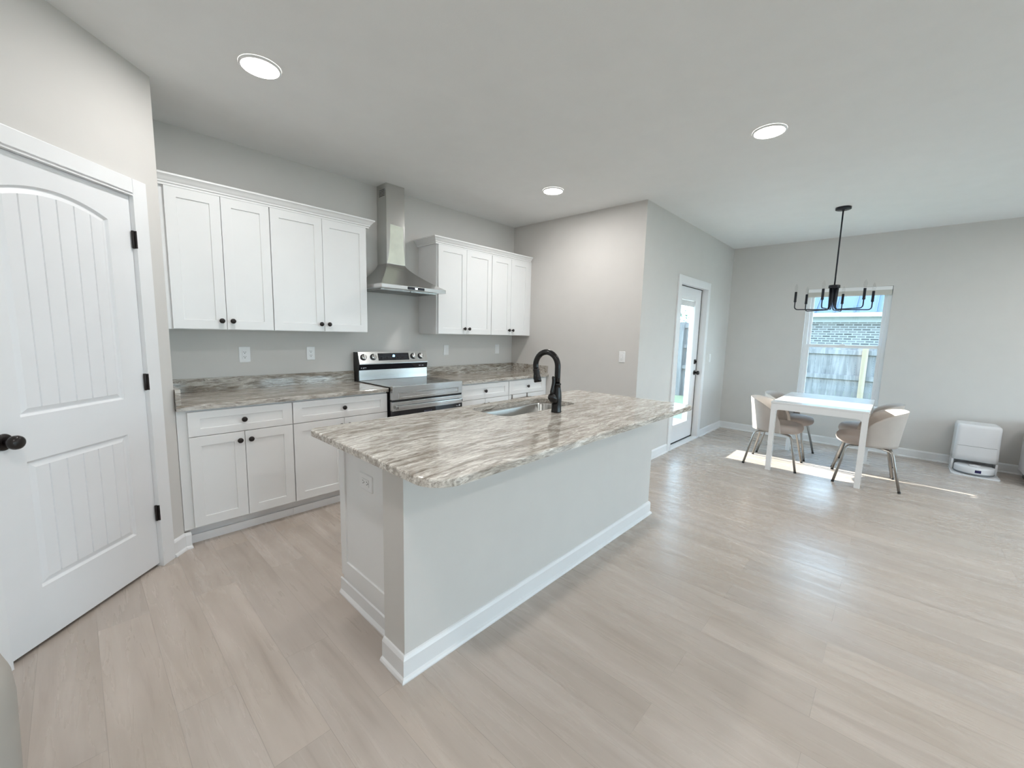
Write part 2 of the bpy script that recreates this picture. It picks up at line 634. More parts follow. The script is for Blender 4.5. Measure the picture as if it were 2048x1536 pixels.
mb = MB()
base_run(mb, (XR + 0.05, YP), (DX0 - 0.09, YP), (0, -1))
base_run(mb, (XR - 0.024, YP - 0.0), (XR + 0.05, YP), (0, -1))
base_run(mb, (DX1 + 0.09, YP), (XF, YP), (0, -1))
struct('baseboard_patio', mb, 'trim', 'white baseboard along the patio door wall')
mb = MB()
base_run(mb, (XF, YP), (XF, YB), (-1, 0))
struct('baseboard_far', mb, 'trim', 'white baseboard along the dining wall')
mb = MB()
base_run(mb, (XR, -0.66), (XR, YP - 0.024), (-1, 0))
struct('baseboard_return', mb, 'trim', 'white baseboard on the return wall')
mb = MB()
a = P0 + PT * 0.103
base_run(mb, (a.x, a.y), (P0.x, P0.y), (PN.x, PN.y))
base_run(mb, (P0.x, P0.y - 0.004), (P0.x + 0.03, P0.y - 0.004), (0.25, -0.97))
struct('baseboard_pantry', mb, 'trim', 'white baseboard stub beside the pantry door casing')

# ------------------------------------------------------------------ pantry door (door_1)
d1 = structroot('door_1', tuple(P0 + PT * 0.56), 'white two panel arched plank pantry door')


def arch_loop(s0, s1, z0, zs, rise, i, n=26):
    """closed loop with an arched top, inset by i; rise 0 gives a rectangle"""
    a, b = s0 + i, s1 - i
    out = [(a, z0 + i), (b, z0 + i)]
    for k in range(n + 1):
        u = k / n
        s = b + (a - b) * u
        t = (s - (s0 + s1) / 2) / ((s1 - s0) / 2)
        out.append((s, zs - i + rise * (1 - t * t)))
    return out


SF = -0.005   # slab face
mb = MB(PM)
S0, S1, SZ0, SZ1 = OP0 + 0.003, OP1 - 0.003, 0.018, OPZ - 0.004
panels = [(0.320, 0.792, 1.008, 1.915, 0.052), (0.320, 0.788, 0.257, 0.818, 0.0)]
outer = mb.loop([(S0, SF, SZ0), (S1, SF, SZ0), (S1, SF, SZ1), (S0, SF, SZ1)])
back = mb.loop([(S0, SF - 0.035, SZ0), (S1, SF - 0.035, SZ0), (S1, SF - 0.035, SZ1), (S0, SF - 0.035, SZ1)])
mb.bridge(outer, back)
mb.face(back)
front_loops = [outer]
for (a, b, z0, z1, rise) in panels:
    L = []
    for i, d in ((0, 0), (0.009, -0.011), (0.013, -0.011), (0.032, -0.0035)):
        L.append(mb.loop([(s, SF + d, z) for s, z in arch_loop(a, b, z0, z1, rise, i)]))
    for p, q in zip(L, L[1:]):
        mb.bridge(p, q)
    front_loops.append(L[0])
    # raised field of vertical planks with V grooves
    i = 0.032
    fa, fb = a + i, b - i
    nP = 6
    w = (fb - fa - 0.02) / (nP - 1)
    cuts = [fa + 0.012 + w * 0.55 + w * k * ((fb - fa - 0.024 - w * 1.1) / (w * (nP - 2))) for k in range(nP - 1)]
    def ztop(s):
        t = (s - (a + b) / 2) / ((b - a) / 2)
        return z1 - i + rise * (1 - t * t)
    edges = [fa] + cuts + [fb]
    g = 0.0032
    for k in range(len(edges) - 1):
        l = edges[k] + (g if k else 0)
        r_ = edges[k + 1] - (g if k < len(edges) - 2 else 0)
        N = 8
        top = [(l + (r_ - l) * u / N) for u in range(N + 1)]
        mb.face([mb.v((s, SF - 0.0035, z)) for s, z in [(l, z0 + i), (r_, z0 + i)] + [(s, ztop(s)) for s in reversed(top)]])
        if k < len(edges) - 2:
            c0 = edges[k + 1]
            A = [(c0 - g, -0.0035), (c0, -0.0085), (c0 + g, -0.0035)]
            lo = [mb.v((s, SF + d, z0 + i)) for s, d in A]
            hi = [mb.v((s, SF + d, ztop(s))) for s, d in A]
            mb.bridge(lo, hi, False)
mb.fill(front_loops)
slab = mb.build('door_slab', 'door', d1)
mb = MB(PM)
CW = 0.084
cth = 0.019
mb.box(OP0 - CW, OP0, 0, cth, 0, OPZ + CW, 0.003)
mb.box(OP1, OP1 + CW, 0, cth, 0, OPZ + CW, 0.003)
mb.box(OP0, OP1, 0, cth - 0.0005, OPZ, OPZ + CW, 0.003)
mb.build('door_casing', 'trim', d1)
mb = MB(PM)
mb.box(OP0 - 0.012, OP0 + 0.002, -0.098, 0.0185, 0, OPZ)
mb.box(OP1 - 0.002, OP1 + 0.012, -0.098, 0.0185, 0, OPZ)
mb.box(OP0, OP1, -0.098, 0.0185, OPZ - 0.003, OPZ + 0.012)
mb.build('door_jamb', 'trim', d1)
for zc in (1.845, 1.085, 0.325):
    mb = MB(PM)
    mb.box(OP0 - 0.001, OP0 + 0.0035, -0.002, 0.0195, zc - 0.045, zc + 0.045)
    mb.lathe([(0.0055, zc - 0.046), (0.0065, zc - 0.044), (0.0065, zc + 0.044), (0.0055, zc + 0.046)], (OP0 + 0.006, 0.004, 0), 'z', 12)
    tag(mb.build('hinge', 'bronze', d1), 'black hinge')
mb = MB(PM)
kc = (0.862, SF, 0.922)
mb.lathe([(0.033, 0), (0.034, 0.004), (0.031, 0.009), (0.020, 0.012)], kc, 'y', 28)
kn = mb.build('door_rosette', 'bronze', d1)
mb = MB(PM)
mb.lathe([(0.012, 0.010), (0.012, 0.026), (0.020, 0.032), (0.027, 0.042), (0.0285, 0.052), (0.026, 0.062), (0.018, 0.069), (0.0, 0.071)], kc, 'y', 28)
mb.build('door_knob', 'bronze', kn)

# ------------------------------------------------------------------ patio door (door_2)
d2 = structroot('door_2', ((DX0 + DX1) / 2, YP, 0), 'white full glass patio door')
YD = -1.742     # interior face of the slab
mb = MB()
cwp = 0.088
mb.box(DX0 - cwp, DX0, YP - 0.018, YP, 0, DZ + cwp, 0.003)
mb.box(DX1, DX1 + cwp, YP - 0.018, YP, 0, DZ + cwp, 0.003)
mb.box(DX0, DX1, YP - 0.0175, YP, DZ, DZ + cwp, 0.003)
mb.build('door_casing', 'trim', d2)
mb = MB()
mb.box(DX0 - 0.02, DX0 + 0.002, YP - 0.017, YP + T, 0, DZ)
mb.box(DX1 - 0.002, DX1 + 0.02, YP - 0.017, YP + T, 0, DZ)
mb.box(DX0, DX1, YP - 0.017, YP + T, DZ - 0.002, DZ + 0.02)
mb.build('door_jamb', 'trim', d2)
GX0, GX1, GZ0, GZ1 = 2.165, 2.645, 0.275, 1.885
SX0, SX1 = DX0 + 0.004, DX1 - 0.016
mb = MB()
o_f = mb.loop([(SX0, YD, 0.035), (SX1, YD, 0.035), (SX1, YD, DZ - 0.012), (SX0, YD, DZ - 0.012)])
o_b = mb.loop([(SX0, YD + 0.044, 0.035), (SX1, YD + 0.044, 0.035), (SX1, YD + 0.044, DZ - 0.012), (SX0, YD + 0.044, DZ - 0.012)])
i_f = mb.loop([(GX0 - .01, YD, GZ0 - .01), (GX1 + .01, YD, GZ0 - .01), (GX1 + .01, YD, GZ1 + .01), (GX0 - .01, YD, GZ1 + .01)])
i_b = mb.loop([(GX0 - .01, YD + 0.044, GZ0 - .01), (GX1 + .01, YD + 0.044, GZ0 - .01), (GX1 + .01, YD + 0.044, GZ1 + .01), (GX0 - .01, YD + 0.044, GZ1 + .01)])
mb.bridge(o_f, i_f)
mb.bridge(o_b, i_b)
mb.bridge(o_f, o_b)
mb.bridge(i_f, i_b)
mb.build('door_slab', 'door', d2)
mb = MB()
for (a0, a1, b0, b1) in ((GX0 - .045, GX0, GZ0 - .045, GZ1 + .045), (GX1, GX1 + .045, GZ0 - .045, GZ1 + .045), (GX0, GX1, GZ0 - .045, GZ0), (GX0, GX1, GZ1, GZ1 + .045)):
    mb.box(a0, a1, YD - 0.012, YD + 0.056, b0, b1, 0.006)
lf = mb.build('glass_frame', 'trim', d2)
box(GX0 - .002, GX1 + .002, YD + 0.020, YD + 0.026, GZ0 - .002, GZ1 + .002).build('glass_pane', 'glass', lf)
mb = MB()
for k in range(9):
    z = GZ1 - 0.008 - k * 0.008
    mb.box(GX0 + 0.004, GX1 - 0.004, YD + 0.004, YD + 0.018, z - 0.0055, z)
mb.build('raised_blind', 'blind', lf)
mb = MB()
mb.box(DX1 - 0.0165, DX1 - 0.0025, YD - 0.003, YD + 0.02, 0.03, DZ - 0.010)
mb.box(DX0 + 0.002, DX1 - 0.002, YD - 0.003, YD + 0.02, DZ - 0.012, DZ - 0.0025)
mb.box(DX0 + 0.0015, DX0 + 0.006, YD + 0.02, YD + 0.05, 0.02, DZ - 0.0025)
mb.box(DX0 + 0.002, DX1 - 0.002, YD + 0.02, YD + 0.04, DZ - 0.013, DZ - 0.0025)
mb.build('weather_strip', 'black', d2)
mb = MB()
mb.box(DX0, DX1, YP - 0.02, YP + T, 0.0, 0.022, 0.004)
mb.build('door_threshold', 'vinyl', d2)
mb = MB()
mb.box(DX0 + 0.005, DX1 - 0.005, YD - 0.006, YD + 0.02, 0.022, 0.036)
mb.build('door_sweep', 'rubber', d2)
mb = MB()
mb.box(2.775, 2.835, YD - 0.010, YD, 1.045, 1.108, 0.004)
mb.box(2.800, 2.810, YD - 0.028, YD - 0.008, 1.062, 1.092, 0.002)
tag(mb.build('deadbolt', 'bronze', d2), 'black square deadbolt')
mb = MB()
kc = (2.815, YD, 0.925)
mb.lathe([(0.033, 0), (0.034, -0.004), (0.031, -0.009), (0.013, -0.012)], kc, 'y', 24)
rs = mb.build('door_rosette', 'bronze', d2)
mb = MB()
mb.lathe([(0.012, -0.010), (0.012, -0.030), (0.022, -0.036), (0.028, -0.046), (0.0285, -0.054), (0.024, -0.064), (0.0, -0.070)], kc, 'y', 24)
mb.build('door_knob', 'bronze', rs)

# ------------------------------------------------------------------ dining window (window_1) and added windows out of view


def window_y(name, x, y0, y1, z0, z1, label):
    """single hung window in a wall facing -x, opening y0..y1; frame set back inside the wall"""
    w = structroot(name, (x, (y0 + y1) / 2, z0), label)
    fx = x + 0.055
    mb = MB()
    fr = 0.042
    mb.box(fx, fx + 0.07, y0, y0 + fr, z0, z1, 0.004)
    mb.box(fx, fx + 0.07, y1 - fr, y1, z0, z1, 0.004)
    mb.box(fx, fx + 0.07, y0 + fr, y1 - fr, z1 - fr, z1, 0.004)
    mb.box(fx, fx + 0.07, y0 + fr, y1 - fr, z0, z0 + fr, 0.004)
    f = mb.build('window_frame', 'vinyl', w)
    zm = 1.335
    for nm, a, b, xo in (('upper_sash', zm - 0.02, z1 - fr, 0.036), ('lower_sash', z0 + fr, zm + 0.02, 0.006)):
        mb = MB()
        s = 0.034
        mb.box(fx + xo, fx + xo + 0.028, y0 + fr, y0 + fr + s, a, b, 0.003)
        mb.box(fx + xo, fx + xo + 0.028, y1 - fr - s, y1 - fr, a, b, 0.003)
        mb.box(fx + xo, fx + xo + 0.028, y0 + fr + s, y1 - fr - s, a, a + s + 0.004, 0.003)
        mb.box(fx + xo, fx + xo + 0.028, y0 + fr + s, y1 - fr - s, b - s - 0.004, b, 0.003)
        sa = mb.build(nm, 'vinyl', w)
        box(fx + xo + 0.012, fx + xo + 0.016, y0 + fr + s - .004, y1 - fr - s + .004, a + s, b - s).build('glass_pane', 'glass', sa)
    mb = MB()
    mb.box(fx - 0.004, fx + 0.010, (y0 + y1) / 2 - 0.03, (y0 + y1) / 2 + 0.03, zm + 0.02, zm + 0.032, 0.003)
    mb.build('sash_lock', 'vinyl', w)
    box(x - 0.022, fx, y0 - 0.0, y1 + 0.0, z0 - 0.02, z0 + 0.001, 0.004).build('window_sill', 'trim', w)
    return w


window_y('window_1', XF, WY0, WY1, WZ0, WZ1, 'tall white single hung dining window')
window_y('window_4', XF, -7.3, -6.35, 0.20, 2.10, 'tall window farther along the dining wall, out of view')  # unseen window added for daylight from the side and reflections in the steel
ws = thing('window_shade', 'beige cellular shade drawn up to the top of the dining window', 'window shade', (XF + 0.03, (WY0 + WY1) / 2, WZ1 - 0.11))
box(XF + 0.002, XF + 0.052, WY0 + 0.004, WY1 - 0.004, WZ1 - 0.045, WZ1 - 0.001, 0.004).build('head_rail', 'plate', ws)
mb = MB()
for k in range(8):
    mb.box(XF + 0.008, XF + 0.046, WY0 + 0.008, WY1 - 0.008, WZ1 - 0.045 - (k + 1) * 0.0055, WZ1 - 0.0455 - k * 0.0055, 0.001)
mb.build('folded_fabric', 'shade', ws)
box(XF + 0.008, XF + 0.046, WY0 + 0.008, WY1 - 0.008, WZ1 - 0.108, WZ1 - 0.0895, 0.003).build('bottom_rail', 'shade', ws)

for n_, (a0, a1, z0, z1) in enumerate(RW):  # rear windows added out of view to light the room
    w = structroot('window_%d' % (n_ + 2), ((a0 + a1) / 2, YB, z0), 'window behind the camera')
    mb = MB()
    for (p, q, r_, s) in ((a0, a0 + .06, z0, z1), (a1 - .06, a1, z0, z1), (a0, a1, z0, z0 + .06), (a0, a1, z1 - .06, z1), ((a0 + a1) / 2 - .03, (a0 + a1) / 2 + .03, z0, z1)):
        mb.box(p, q, YB - 0.09, YB - 0.03, r_, s)
    f = mb.build('window_frame', 'vinyl', w)
    box(a0 + .05, a1 - .05, YB - 0.063, YB - 0.058, z0 + .05, z1 - .05).build('glass_pane', 'glass', f)


# ------------------------------------------------------------------ cabinets
def shaker(mb, x0, x1, z0, z1, yf, th=0.019, stile=0.060, rail=0.060, rec=0.008):
    """shaker front facing -y, front plane yf"""
    o = 0.0015
    yb = yf + th
    def L(i, j, y):
        return mb.loop([(x0 + i, y, z0 + j), (x1 - i, y, z0 + j), (x1 - i, y, z1 - j), (x0 + i, y, z1 - j)])
    B = L(0, 0, yb)
    A0 = L(0, 0, yf + o)
    A1 = L(o, o, yf)
    I0 = L(stile, rail, yf)
    I1 = L(stile + 0.002, rail + 0.002, yf + rec)
    for p, q in ((B, A0), (A0, A1), (A1, I0), (I0, I1)):
        mb.bridge(p, q)
    mb.face(I1)
    mb.face(list(reversed(B)))


def knob(parent, x, y, z, name='knob'):
    mb = MB()
    mb.lathe([(0.0085, 0.0), (0.0070, -0.004), (0.0065, -0.012), (0.0135, -0.017), (0.0170, -0.021), (0.0170, -0.026), (0.0130, -0.030), (0.0, -0.0315)], (x, y, z), 'y', 20)
    return mb.build(name, 'bronze', parent)


UY, UZ0, UZ1 = -0.3076, 1.376, 2.290


def upper_cabinet(x0, x1, d0, d1, label, end_skin=False):
    t = thing('upper_cabinet', label, 'cabinet', ((x0 + x1) / 2, 0, UZ0), 'white wall cabinets over the counter')
    mb = MB()
    mb.box(x0, x1, UY + 0.019, -0.001, UZ0, UZ1)
    mb.box(x0, x1, UY, UY + 0.019, UZ0, UZ1, 0.001)
    mb.build('cabinet_box', 'cabinet', t)
    mid = (d0 + d1) / 2
    for a, b, kx in ((d0, mid - 0.0015, mid - 0.032), (mid + 0.0015, d1, mid + 0.032)):
        mb = MB()
        shaker(mb, a, b, UZ0 + 0.004, UZ1 - 0.022, UY - 0.020)
        dd = mb.build('door', 'cabinet', t)
        knob(dd, kx, UY - 0.020, UZ0 + 0.062)
    return t


upper_cabinet(-2.645, -1.995, -2.587, -1.997, 'white two door wall cabinet beside the pantry corner')
upper_cabinet(-1.9945, -1.243, -1.991, -1.247, 'white two door wall cabinet just left of the range hood')
upper_cabinet(-0.492, 0.268, -0.478, 0.265, 'white two door wall cabinet just right of the range hood')
upper_cabinet(0.2685, 0.925, 0.271, 0.906, 'narrower white two door wall cabinet nearest the return wall')

CR = [(0.0, 2.268), (-0.022, 2.268), (-0.022, 2.280), (-0.030, 2.284), (-0.030, 2.292), (-0.038, 2.300), (-0.048, 2.314), (-0.056, 2.322), (-0.062, 2.325), (-0.062, 2.336), (0.0, 2.336)]


def crown(x0, x1, left_ret, right_ret, label):
    """crown moulding: profile offsets outward from the cabinet face, mitred at open ends"""
    mb = MB()
    prof = [(-d, z) for d, z in CR]     # outward distance, height
    secs = []
    yf = UY - 0.0005
    if left_ret:
        secs.append([(x0 - d, -0.001, z) for d, z in prof])
        secs.append([(x0 - d, yf - d, z) for d, z in prof])
    else:
        secs.append([(x0, yf - d, z) for d, z in prof])
    if right_ret:
        secs.append([(x1 + d, yf - d, z) for d, z in prof])
        secs.append([(x1 + d, -0.001, z) for d, z in prof])
    else:
        secs.append([(x1, yf - d, z) for d, z in prof])
    mb.loft(secs, True, False)
    return tag(mb.build('crown_moulding', 'cabinet'), label, 'moulding', 'crown mouldings along the wall cabinets')


crown(-2.645, -1.243, False, True, 'white crown moulding topping the wall cabinets left of the hood')
crown(-0.492, 0.925, True, False, 'white crown moulding topping the wall cabinets right of the hood')
box(0.9255, XR - 0.0005, UY, UY + 0.02, UZ0, UZ1).build('filler_strip', 'cabinet', None)
tag(bpy.data.objects['filler_strip'], 'white filler strip between last wall cabinet and return wall', 'filler strip')

BY, CZ, CT = -0.6054, 0.9136, 0.031
BZ1 = CZ - CT
KZ = 0.115


def base_cabinet(x0, x1, f0, f1, label, doors=2):
    t = thing('base_cabinet', label, 'cabinet', ((x0 + x1) / 2, 0, 0), 'white base cabinets under the back counters')
    mb = MB()
    mb.box(x0, x1, BY, -0.002, KZ, BZ1, 0.001)
    mb.build('cabinet_box', 'cabinet', t)
    mb = MB()
    mb.box(x0, x1, -0.545, -0.53, 0, KZ + 0.001)
    mb.box(x0, x1, -0.558, -0.545, 0, 0.055, 0.003)
    mb.build('toe_kick', 'trim', t)
    mb = MB()
    shaker(mb, f0, f1, 0.712, 0.868, BY - 0.020, 0.019, 0.062, 0.046)
    dr = mb.build('drawer', 'cabinet', t)
    knob(dr, (f0 + f1) / 2, BY - 0.012, 0.790)
    mid = (f0 + f1) / 2
    for a, b, kx in ((f0, mid - 0.0015, mid - 0.032), (mid + 0.0015, f1, mid + 0.032)):
        mb = MB()
        shaker(mb, a, b, 0.126, 0.708, BY - 0.020)
        dd = mb.build('door', 'cabinet', t)
        knob(dd, kx, BY - 0.020, 0.652)
    return t


base_cabinet(-2.645, -1.9925, -2.594, -1.9945, 'white base cabinet with drawer and two doors beside the pantry corner')
base_cabinet(-1.992, -1.234, -1.988, -1.237, 'white base cabinet with wide drawer just left of the range')
base_cabinet(-0.448, 0.275, -0.444, 0.271, 'white base cabinet with wide drawer just right of the range')
base_cabinet(0.2755, 0.966, 0.279, 0.920, 'white base cabinet at the return wall, hooks over its door')

# over-door towel bar on the last base cabinet: two hooks and the bar
t = thing('towel_bar', 'slim metal over-door towel bar hooked on the cabinet by the return wall', 'towel bar', (0.47, BY - 0.02, 0.66))
for hx in (0.318, 0.575):
    mb = MB()
    y0 = BY - 0.0205
    mb.box(hx, hx + 0.019, y0 - 0.0025, y0 - 0.0008, 0.662, 0.7095)
    mb.box(hx, hx + 0.019, y0 - 0.0025, y0 + 0.012, 0.7085, 0.7100)
    mb.build('hook', 'chrome', t)
mb = MB()
mb.tube([(0.30, BY - 0.045, 0.668), (0.61, BY - 0.045, 0.668)], 0.005, 8)
for hx in (0.327, 0.584):
    mb.box(hx - 0.004, hx + 0.004, BY - 0.046, BY - 0.022, 0.664, 0.672)
mb.build('bar', 'chrome', t)


def counter(x0, x1, y0, y1, mb, z0=BZ1, z1=CZ):
    e = 0.005
    rings = []
    for i, z in ((0, z0), (0, z1 - e), (e * 0.3, z1 - e * 0.3), (e, z1)):
        rings.append([(x0, y0 + i, z), (x1, y0 + i, z), (x1, y1, z), (x0, y1, z)])
    mb.loft(rings, True, False)


def back_counter(x0, x1, side, label):
    t = thing('countertop', label, 'countertop', ((x0 + x1) / 2, -0.32, CZ - CT), 'granite counters along the kitchen wall')
    mb = MB()
    counter(x0, x1, -0.642, -0.001, mb)
    mb.build('slab', 'granite_back', t)
    box(x0, x1, -0.021, -0.0015, CZ + 0.0003, CZ + 0.101, 0.0015).build('backsplash', 'granite_back', t)
    if side < 0:
        box(x0, x0 + 0.026, -0.640, -0.0215, CZ + 0.0003, CZ + 0.101, 0.0015).build('side_splash', 'granite_back', t)
    else:
        box(x1 - 0.022, x1, -0.628, -0.0215, CZ + 0.0003, CZ + 0.101, 0.0015).build('side_splash', 'granite_back', t)
    return t


back_counter(-2.645, -1.231, -1, 'grey brown granite counter left of the range with low backsplash')
back_counter(-0.451, XR - 0.001, 1, 'grey brown granite counter right of the range by the return wall')

# ------------------------------------------------------------------ range
t = thing('range', 'stainless steel electric range with black glass cooktop between the counters', 'stove', (-0.841, -0.34, 0))
RX0, RX1 = -1.224, -0.458
mb = MB()
mb.box(RX0 + 0.004, RX1 - 0.004, -0.645, -0.025, 0.02, 0.905)
mb.box(RX0 + 0.05, RX1 - 0.05, -0.60, -0.05, 0.0, 0.03)
tag(mb.build('range_body', 'black', t), 'black range body')
mb = MB()
mb.box(RX0 - 0.002, RX1 + 0.002, -0.655, -0.10, 0.9145, 0.922, 0.002)
ct_ = mb.build('cooktop', 'cooktop', t)
for (bx, by, br_) in ((-1.03, -0.50, 0.105), (-0.65, -0.50, 0.085), (-1.03, -0.23, 0.075), (-0.65, -0.23, 0.095)):
    mb = MB()
    n = 40
    A = [(bx + br_ * math.cos(2 * PI * k / n), by + br_ * math.sin(2 * PI * k / n), 0.9223) for k in range(n)]
    B = [(bx + (br_ - 0.004) * math.cos(2 * PI * k / n), by + (br_ - 0.004) * math.sin(2 * PI * k / n), 0.9223) for k in range(n)]
    a_, b_ = mb.loop(A), mb.loop(B)
    mb.bridge(a_, b_)
    mb.build('burner_ring', 'burner', ct_)
# front trim and inset panel under the cooktop
YF = -0.690
mb = MB()
mb.box(RX0 + 0.001, RX1 - 0.001, YF, -0.645, 0.878, 0.928, 0.003)
mb.box(RX0 + 0.001, RX1 - 0.001, YF + 0.004, -0.645, 0.812, 0.878, 0.002)
fp = mb.build('front_panel', 'steel', t)
mb = MB()
L = [mb.loop([(RX0 + 0.055 + i, y, 0.822 + j), (RX1 - 0.045 - i, y, 0.822 + j), (RX1 - 0.045 - i, y, 0.872 - j), (RX0 + 0.055 + i, y, 0.872 - j)])
     for i, j, y in ((0, 0, YF + 0.0035), (0.004, 0.004, YF - 0.003), (0.010, 0.008, YF - 0.003), (0.014, 0.012, YF + 0.002))]
for p, q in zip(L, L[1:]):
    mb.bridge(p, q)
mb.face(L[-1])
mb.build('panel_frame', 'steel', fp)
box(RX0 + 0.001, RX1 - 0.001, YF + 0.012, -0.645, 0.795, 0.812).build('vent_gap', 'black', t)
mb = MB()
mb.box(RX0 + 0.002, RX1 - 0.002, YF, -0.645, 0.715, 0.794, 0.003)
od = mb.build('oven_door', 'steel', t)
mb = MB()
mb.box(RX0 + 0.002, RX1 - 0.002, YF + 0.001, -0.646, 0.235, 0.715, 0.002)
ow = mb.build('oven_window', 'black_glass', od)
mb = MB()
mb.box(RX0 + 0.025, RX1 - 0.020, YF - 0.030, YF - 0.016, 0.733, 0.762, 0.005)
mb.box(RX0 + 0.025, RX0 + 0.040, YF - 0.030, YF, 0.733, 0.762, 0.003)
mb.box(RX1 - 0.035, RX1 - 0.020, YF - 0.030, YF, 0.733, 0.762, 0.003)
mb.build('oven_handle', 'steel', od)
mb = MB()
mb.box(-0.502, -0.484, YF - 0.0006, YF + 0.001, 0.686, 0.702)
mb.box(-0.535, -0.522, YF - 0.0006, YF + 0.001, 0.689, 0.694)
mb.box(-0.520, -0.510, YF - 0.0006, YF + 0.001, 0.686, 0.690)
mb.build('door_marking', 'mark', ow)
mb = MB()
x = -0.905
for wd in (0.012, 0.010, 0.009, 0.009, 0.010, 0.010, 0.009, 0.010):
    mb.box(x, x + wd - 0.003, YF - 0.0006, YF + 0.001, 0.672, 0.690)
    x += wd + 0.001
mb.build('door_lettering', 'dim_mark', ow)
box(RX0 + 0.002, RX1 - 0.002, YF + 0.002, -0.645, 0.045, 0.225, 0.003).build('storage_drawer', 'steel', t)
# backguard
BGX0, BGX1 = RX0 - 0.002, RX1 + 0.002
mb = MB()
mb.prism([(-0.002, 0.905), (-0.098, 0.905), (-0.092, 1.012), (-0.105, 1.070), (-0.072, 1.190), (-0.002, 1.190)], 'yz', BGX0, BGX0 + 0.006)
mb.prism([(-0.002, 0.905), (-0.098, 0.905), (-0.092, 1.012), (-0.105, 1.070), (-0.072, 1.190), (-0.002, 1.190)], 'yz', BGX1 - 0.006, BGX1)
mb.box(BGX0 + 0.006, BGX1 - 0.006, -0.07, -0.002, 0.905, 1.188)
bgd = tag(mb.build('backguard', 'black', t), 'black end caps of the backguard')
mb = MB()
mb.prism([(-0.060, 1.0755), (-0.1085, 1.0755), (-0.1085, 1.083), (-0.076, 1.193), (-0.060, 1.193)], 'yz', BGX0 + 0.007, BGX1 + 0.001)
cp = mb.build('control_panel', 'steel', bgd)
mb = MB()
mb.prism([(-0.065, 1.020), (-0.096, 1.020), (-0.107, 1.0753), (-0.065, 1.0753)], 'yz', BGX0 + 0.007, BGX1 - 0.007)
mb.build('black_band', 'black_glass', bgd)
mb = MB()
mb.prism([(-0.065, 0.924), (-0.098, 0.924), (-0.095, 1.0197), (-0.065, 1.0197)], 'yz', BGX0 + 0.007, BGX1 - 0.002)
mb.build('lower_panel', 'steel', bgd)
# inclined local frame of the control panel: u along x, w up the slope, d outwards
pb, pt_ = Vector((0, -0.1085, 1.083)), Vector((0, -0.076, 1.193))
wv = (pt_ - pb).normalized()
dv = Vector((0, -wv.z, wv.y))
CM = Matrix(((1, 0, 0, 0), (0, dv.y, wv.y, pb.y), (0, dv.z, wv.z, pb.z), (0, 0, 0, 1)))   # local (x, d, w)
mb = MB(CM)
mb.box(-1.020, -0.677, 0.0002, 0.003, 0.026, 0.098, 0.001)
ds = mb.build('display_panel', 'black_glass', cp)
mb = MB(CM)
mb.lathe([(0.0125, 0.0031), (0.0125, 0.0036)], (-0.850, 0, 0.070), 'y', 20)
mb.box(-0.866, -0.840, 0.0031, 0.0036, 0.060, 0.066)
tag(mb.build('display_readout', 'display', ds), 'glowing blue readout')
for sx in (-1.008, -0.828):
    mb = MB(CM)
    for r_ in range(4):
        for k in range(9):
            if random.random() < 0.8:
                xx = sx + k * 0.0155
                mb.box(xx, xx + random.uniform(0.004, 0.009), 0.0031, 0.0034, 0.034 + r_ * 0.015, 0.037 + r_ * 0.015)
    mb.build('display_lettering', 'dim_mark', ds)
for kx in (-1.172, -1.072, -0.625, -0.535):
    mb = MB(CM)
    mb.lathe([(0.031, 0.0002), (0.031, 0.004), (0.028, 0.005)], (kx, 0, 0.062), 'y', 28)
    kb = tag(mb.build('knob', 'black', cp), 'black and steel burner knob')
    mb = MB(CM)
    mb.lathe([(0.025, 0.0045), (0.024, 0.022), (0.021, 0.025), (0.0, 0.0255)], (kx, 0, 0.062), 'y', 28)
    mb.box(kx - 0.006, kx + 0.006, 0.020, 0.034, 0.038, 0.086, 0.003)
    mb.build('knob_grip', 'steel', kb)
for grp_ in (((-1.203, -1.195, 1.038, 1.046), (-1.182, -1.176, 1.036, 1.046), (-1.174, -1.150, 1.042, 1.045)),
             ((-0.560, -0.553, 1.041, 1.049), (-0.549, -0.528, 1.044, 1.046), (-0.518, -0.510, 1.041, 1.049))):
    mb = MB()
    for (a, b, z0, z1) in grp_:
        mb.box(a, b, -0.1060, -0.098, z0, z1)
    mb.build('band_lettering', 'mark', bgd)

# ------------------------------------------------------------------ range hood
t = thing('range_hood', 'stainless steel chimney hood on the wall above the range', 'range hood', (-0.862, -0.25, 1.765))
HX0, HX1, HY, HZ0, HZ1 = -1.214, -0.510, -0.5023, 1.765, 1.799
mb = MB()
pr_ = rrect(HX0, HX1, HY, -0.003, [0.02, 0.02, 0.002, 0.002], 4)
mb.loft([[(x, y, z) for x, y in pr_] for z in (HZ0 + 0.004, HZ1)], False, False)
bot = rrect(HX0 + 0.015, HX1 - 0.015, HY + 0.015, -0.012, [0.015, 0.015, 0.002, 0.002], 4)
rl = mb.loop([(x, y, HZ0 + 0.004) for x, y in pr_])
rb = mb.loop([(x, y, HZ0) for x, y in bot])
mb.bridge(rl, rb)
mb.face(rb)
lip = mb.build('canopy_rim', 'steel', t)
mb = MB()
CX0, CX1, CY, CZ0 = -0.963, -0.764, -0.176, 2.023
rings = []
for k in range(13):
    u = k / 12
    w = (1 - u) ** 1.35       # concave flare
    z = HZ1 + (CZ0 + 0.004 - HZ1) * u
    x0 = CX0 + (HX0 + 0.004 - CX0) * w
    x1 = CX1 + (HX1 - 0.004 - CX1) * w
    y0 = CY + (HY + 0.004 - CY) * w
    rings.append([(x0, y0, z), (x1, y0, z), (x1, -0.003, z), (x0, -0.003, z)])
mb.loft(rings, True, False)
can = mb.build('canopy', 'steel_dark', t)
for p in can.data.polygons:
    p.use_smooth = False
mb = MB()
mb.box(CX0, CX1, CY, -0.003, CZ0 + 0.004, 2.40, 0.002)
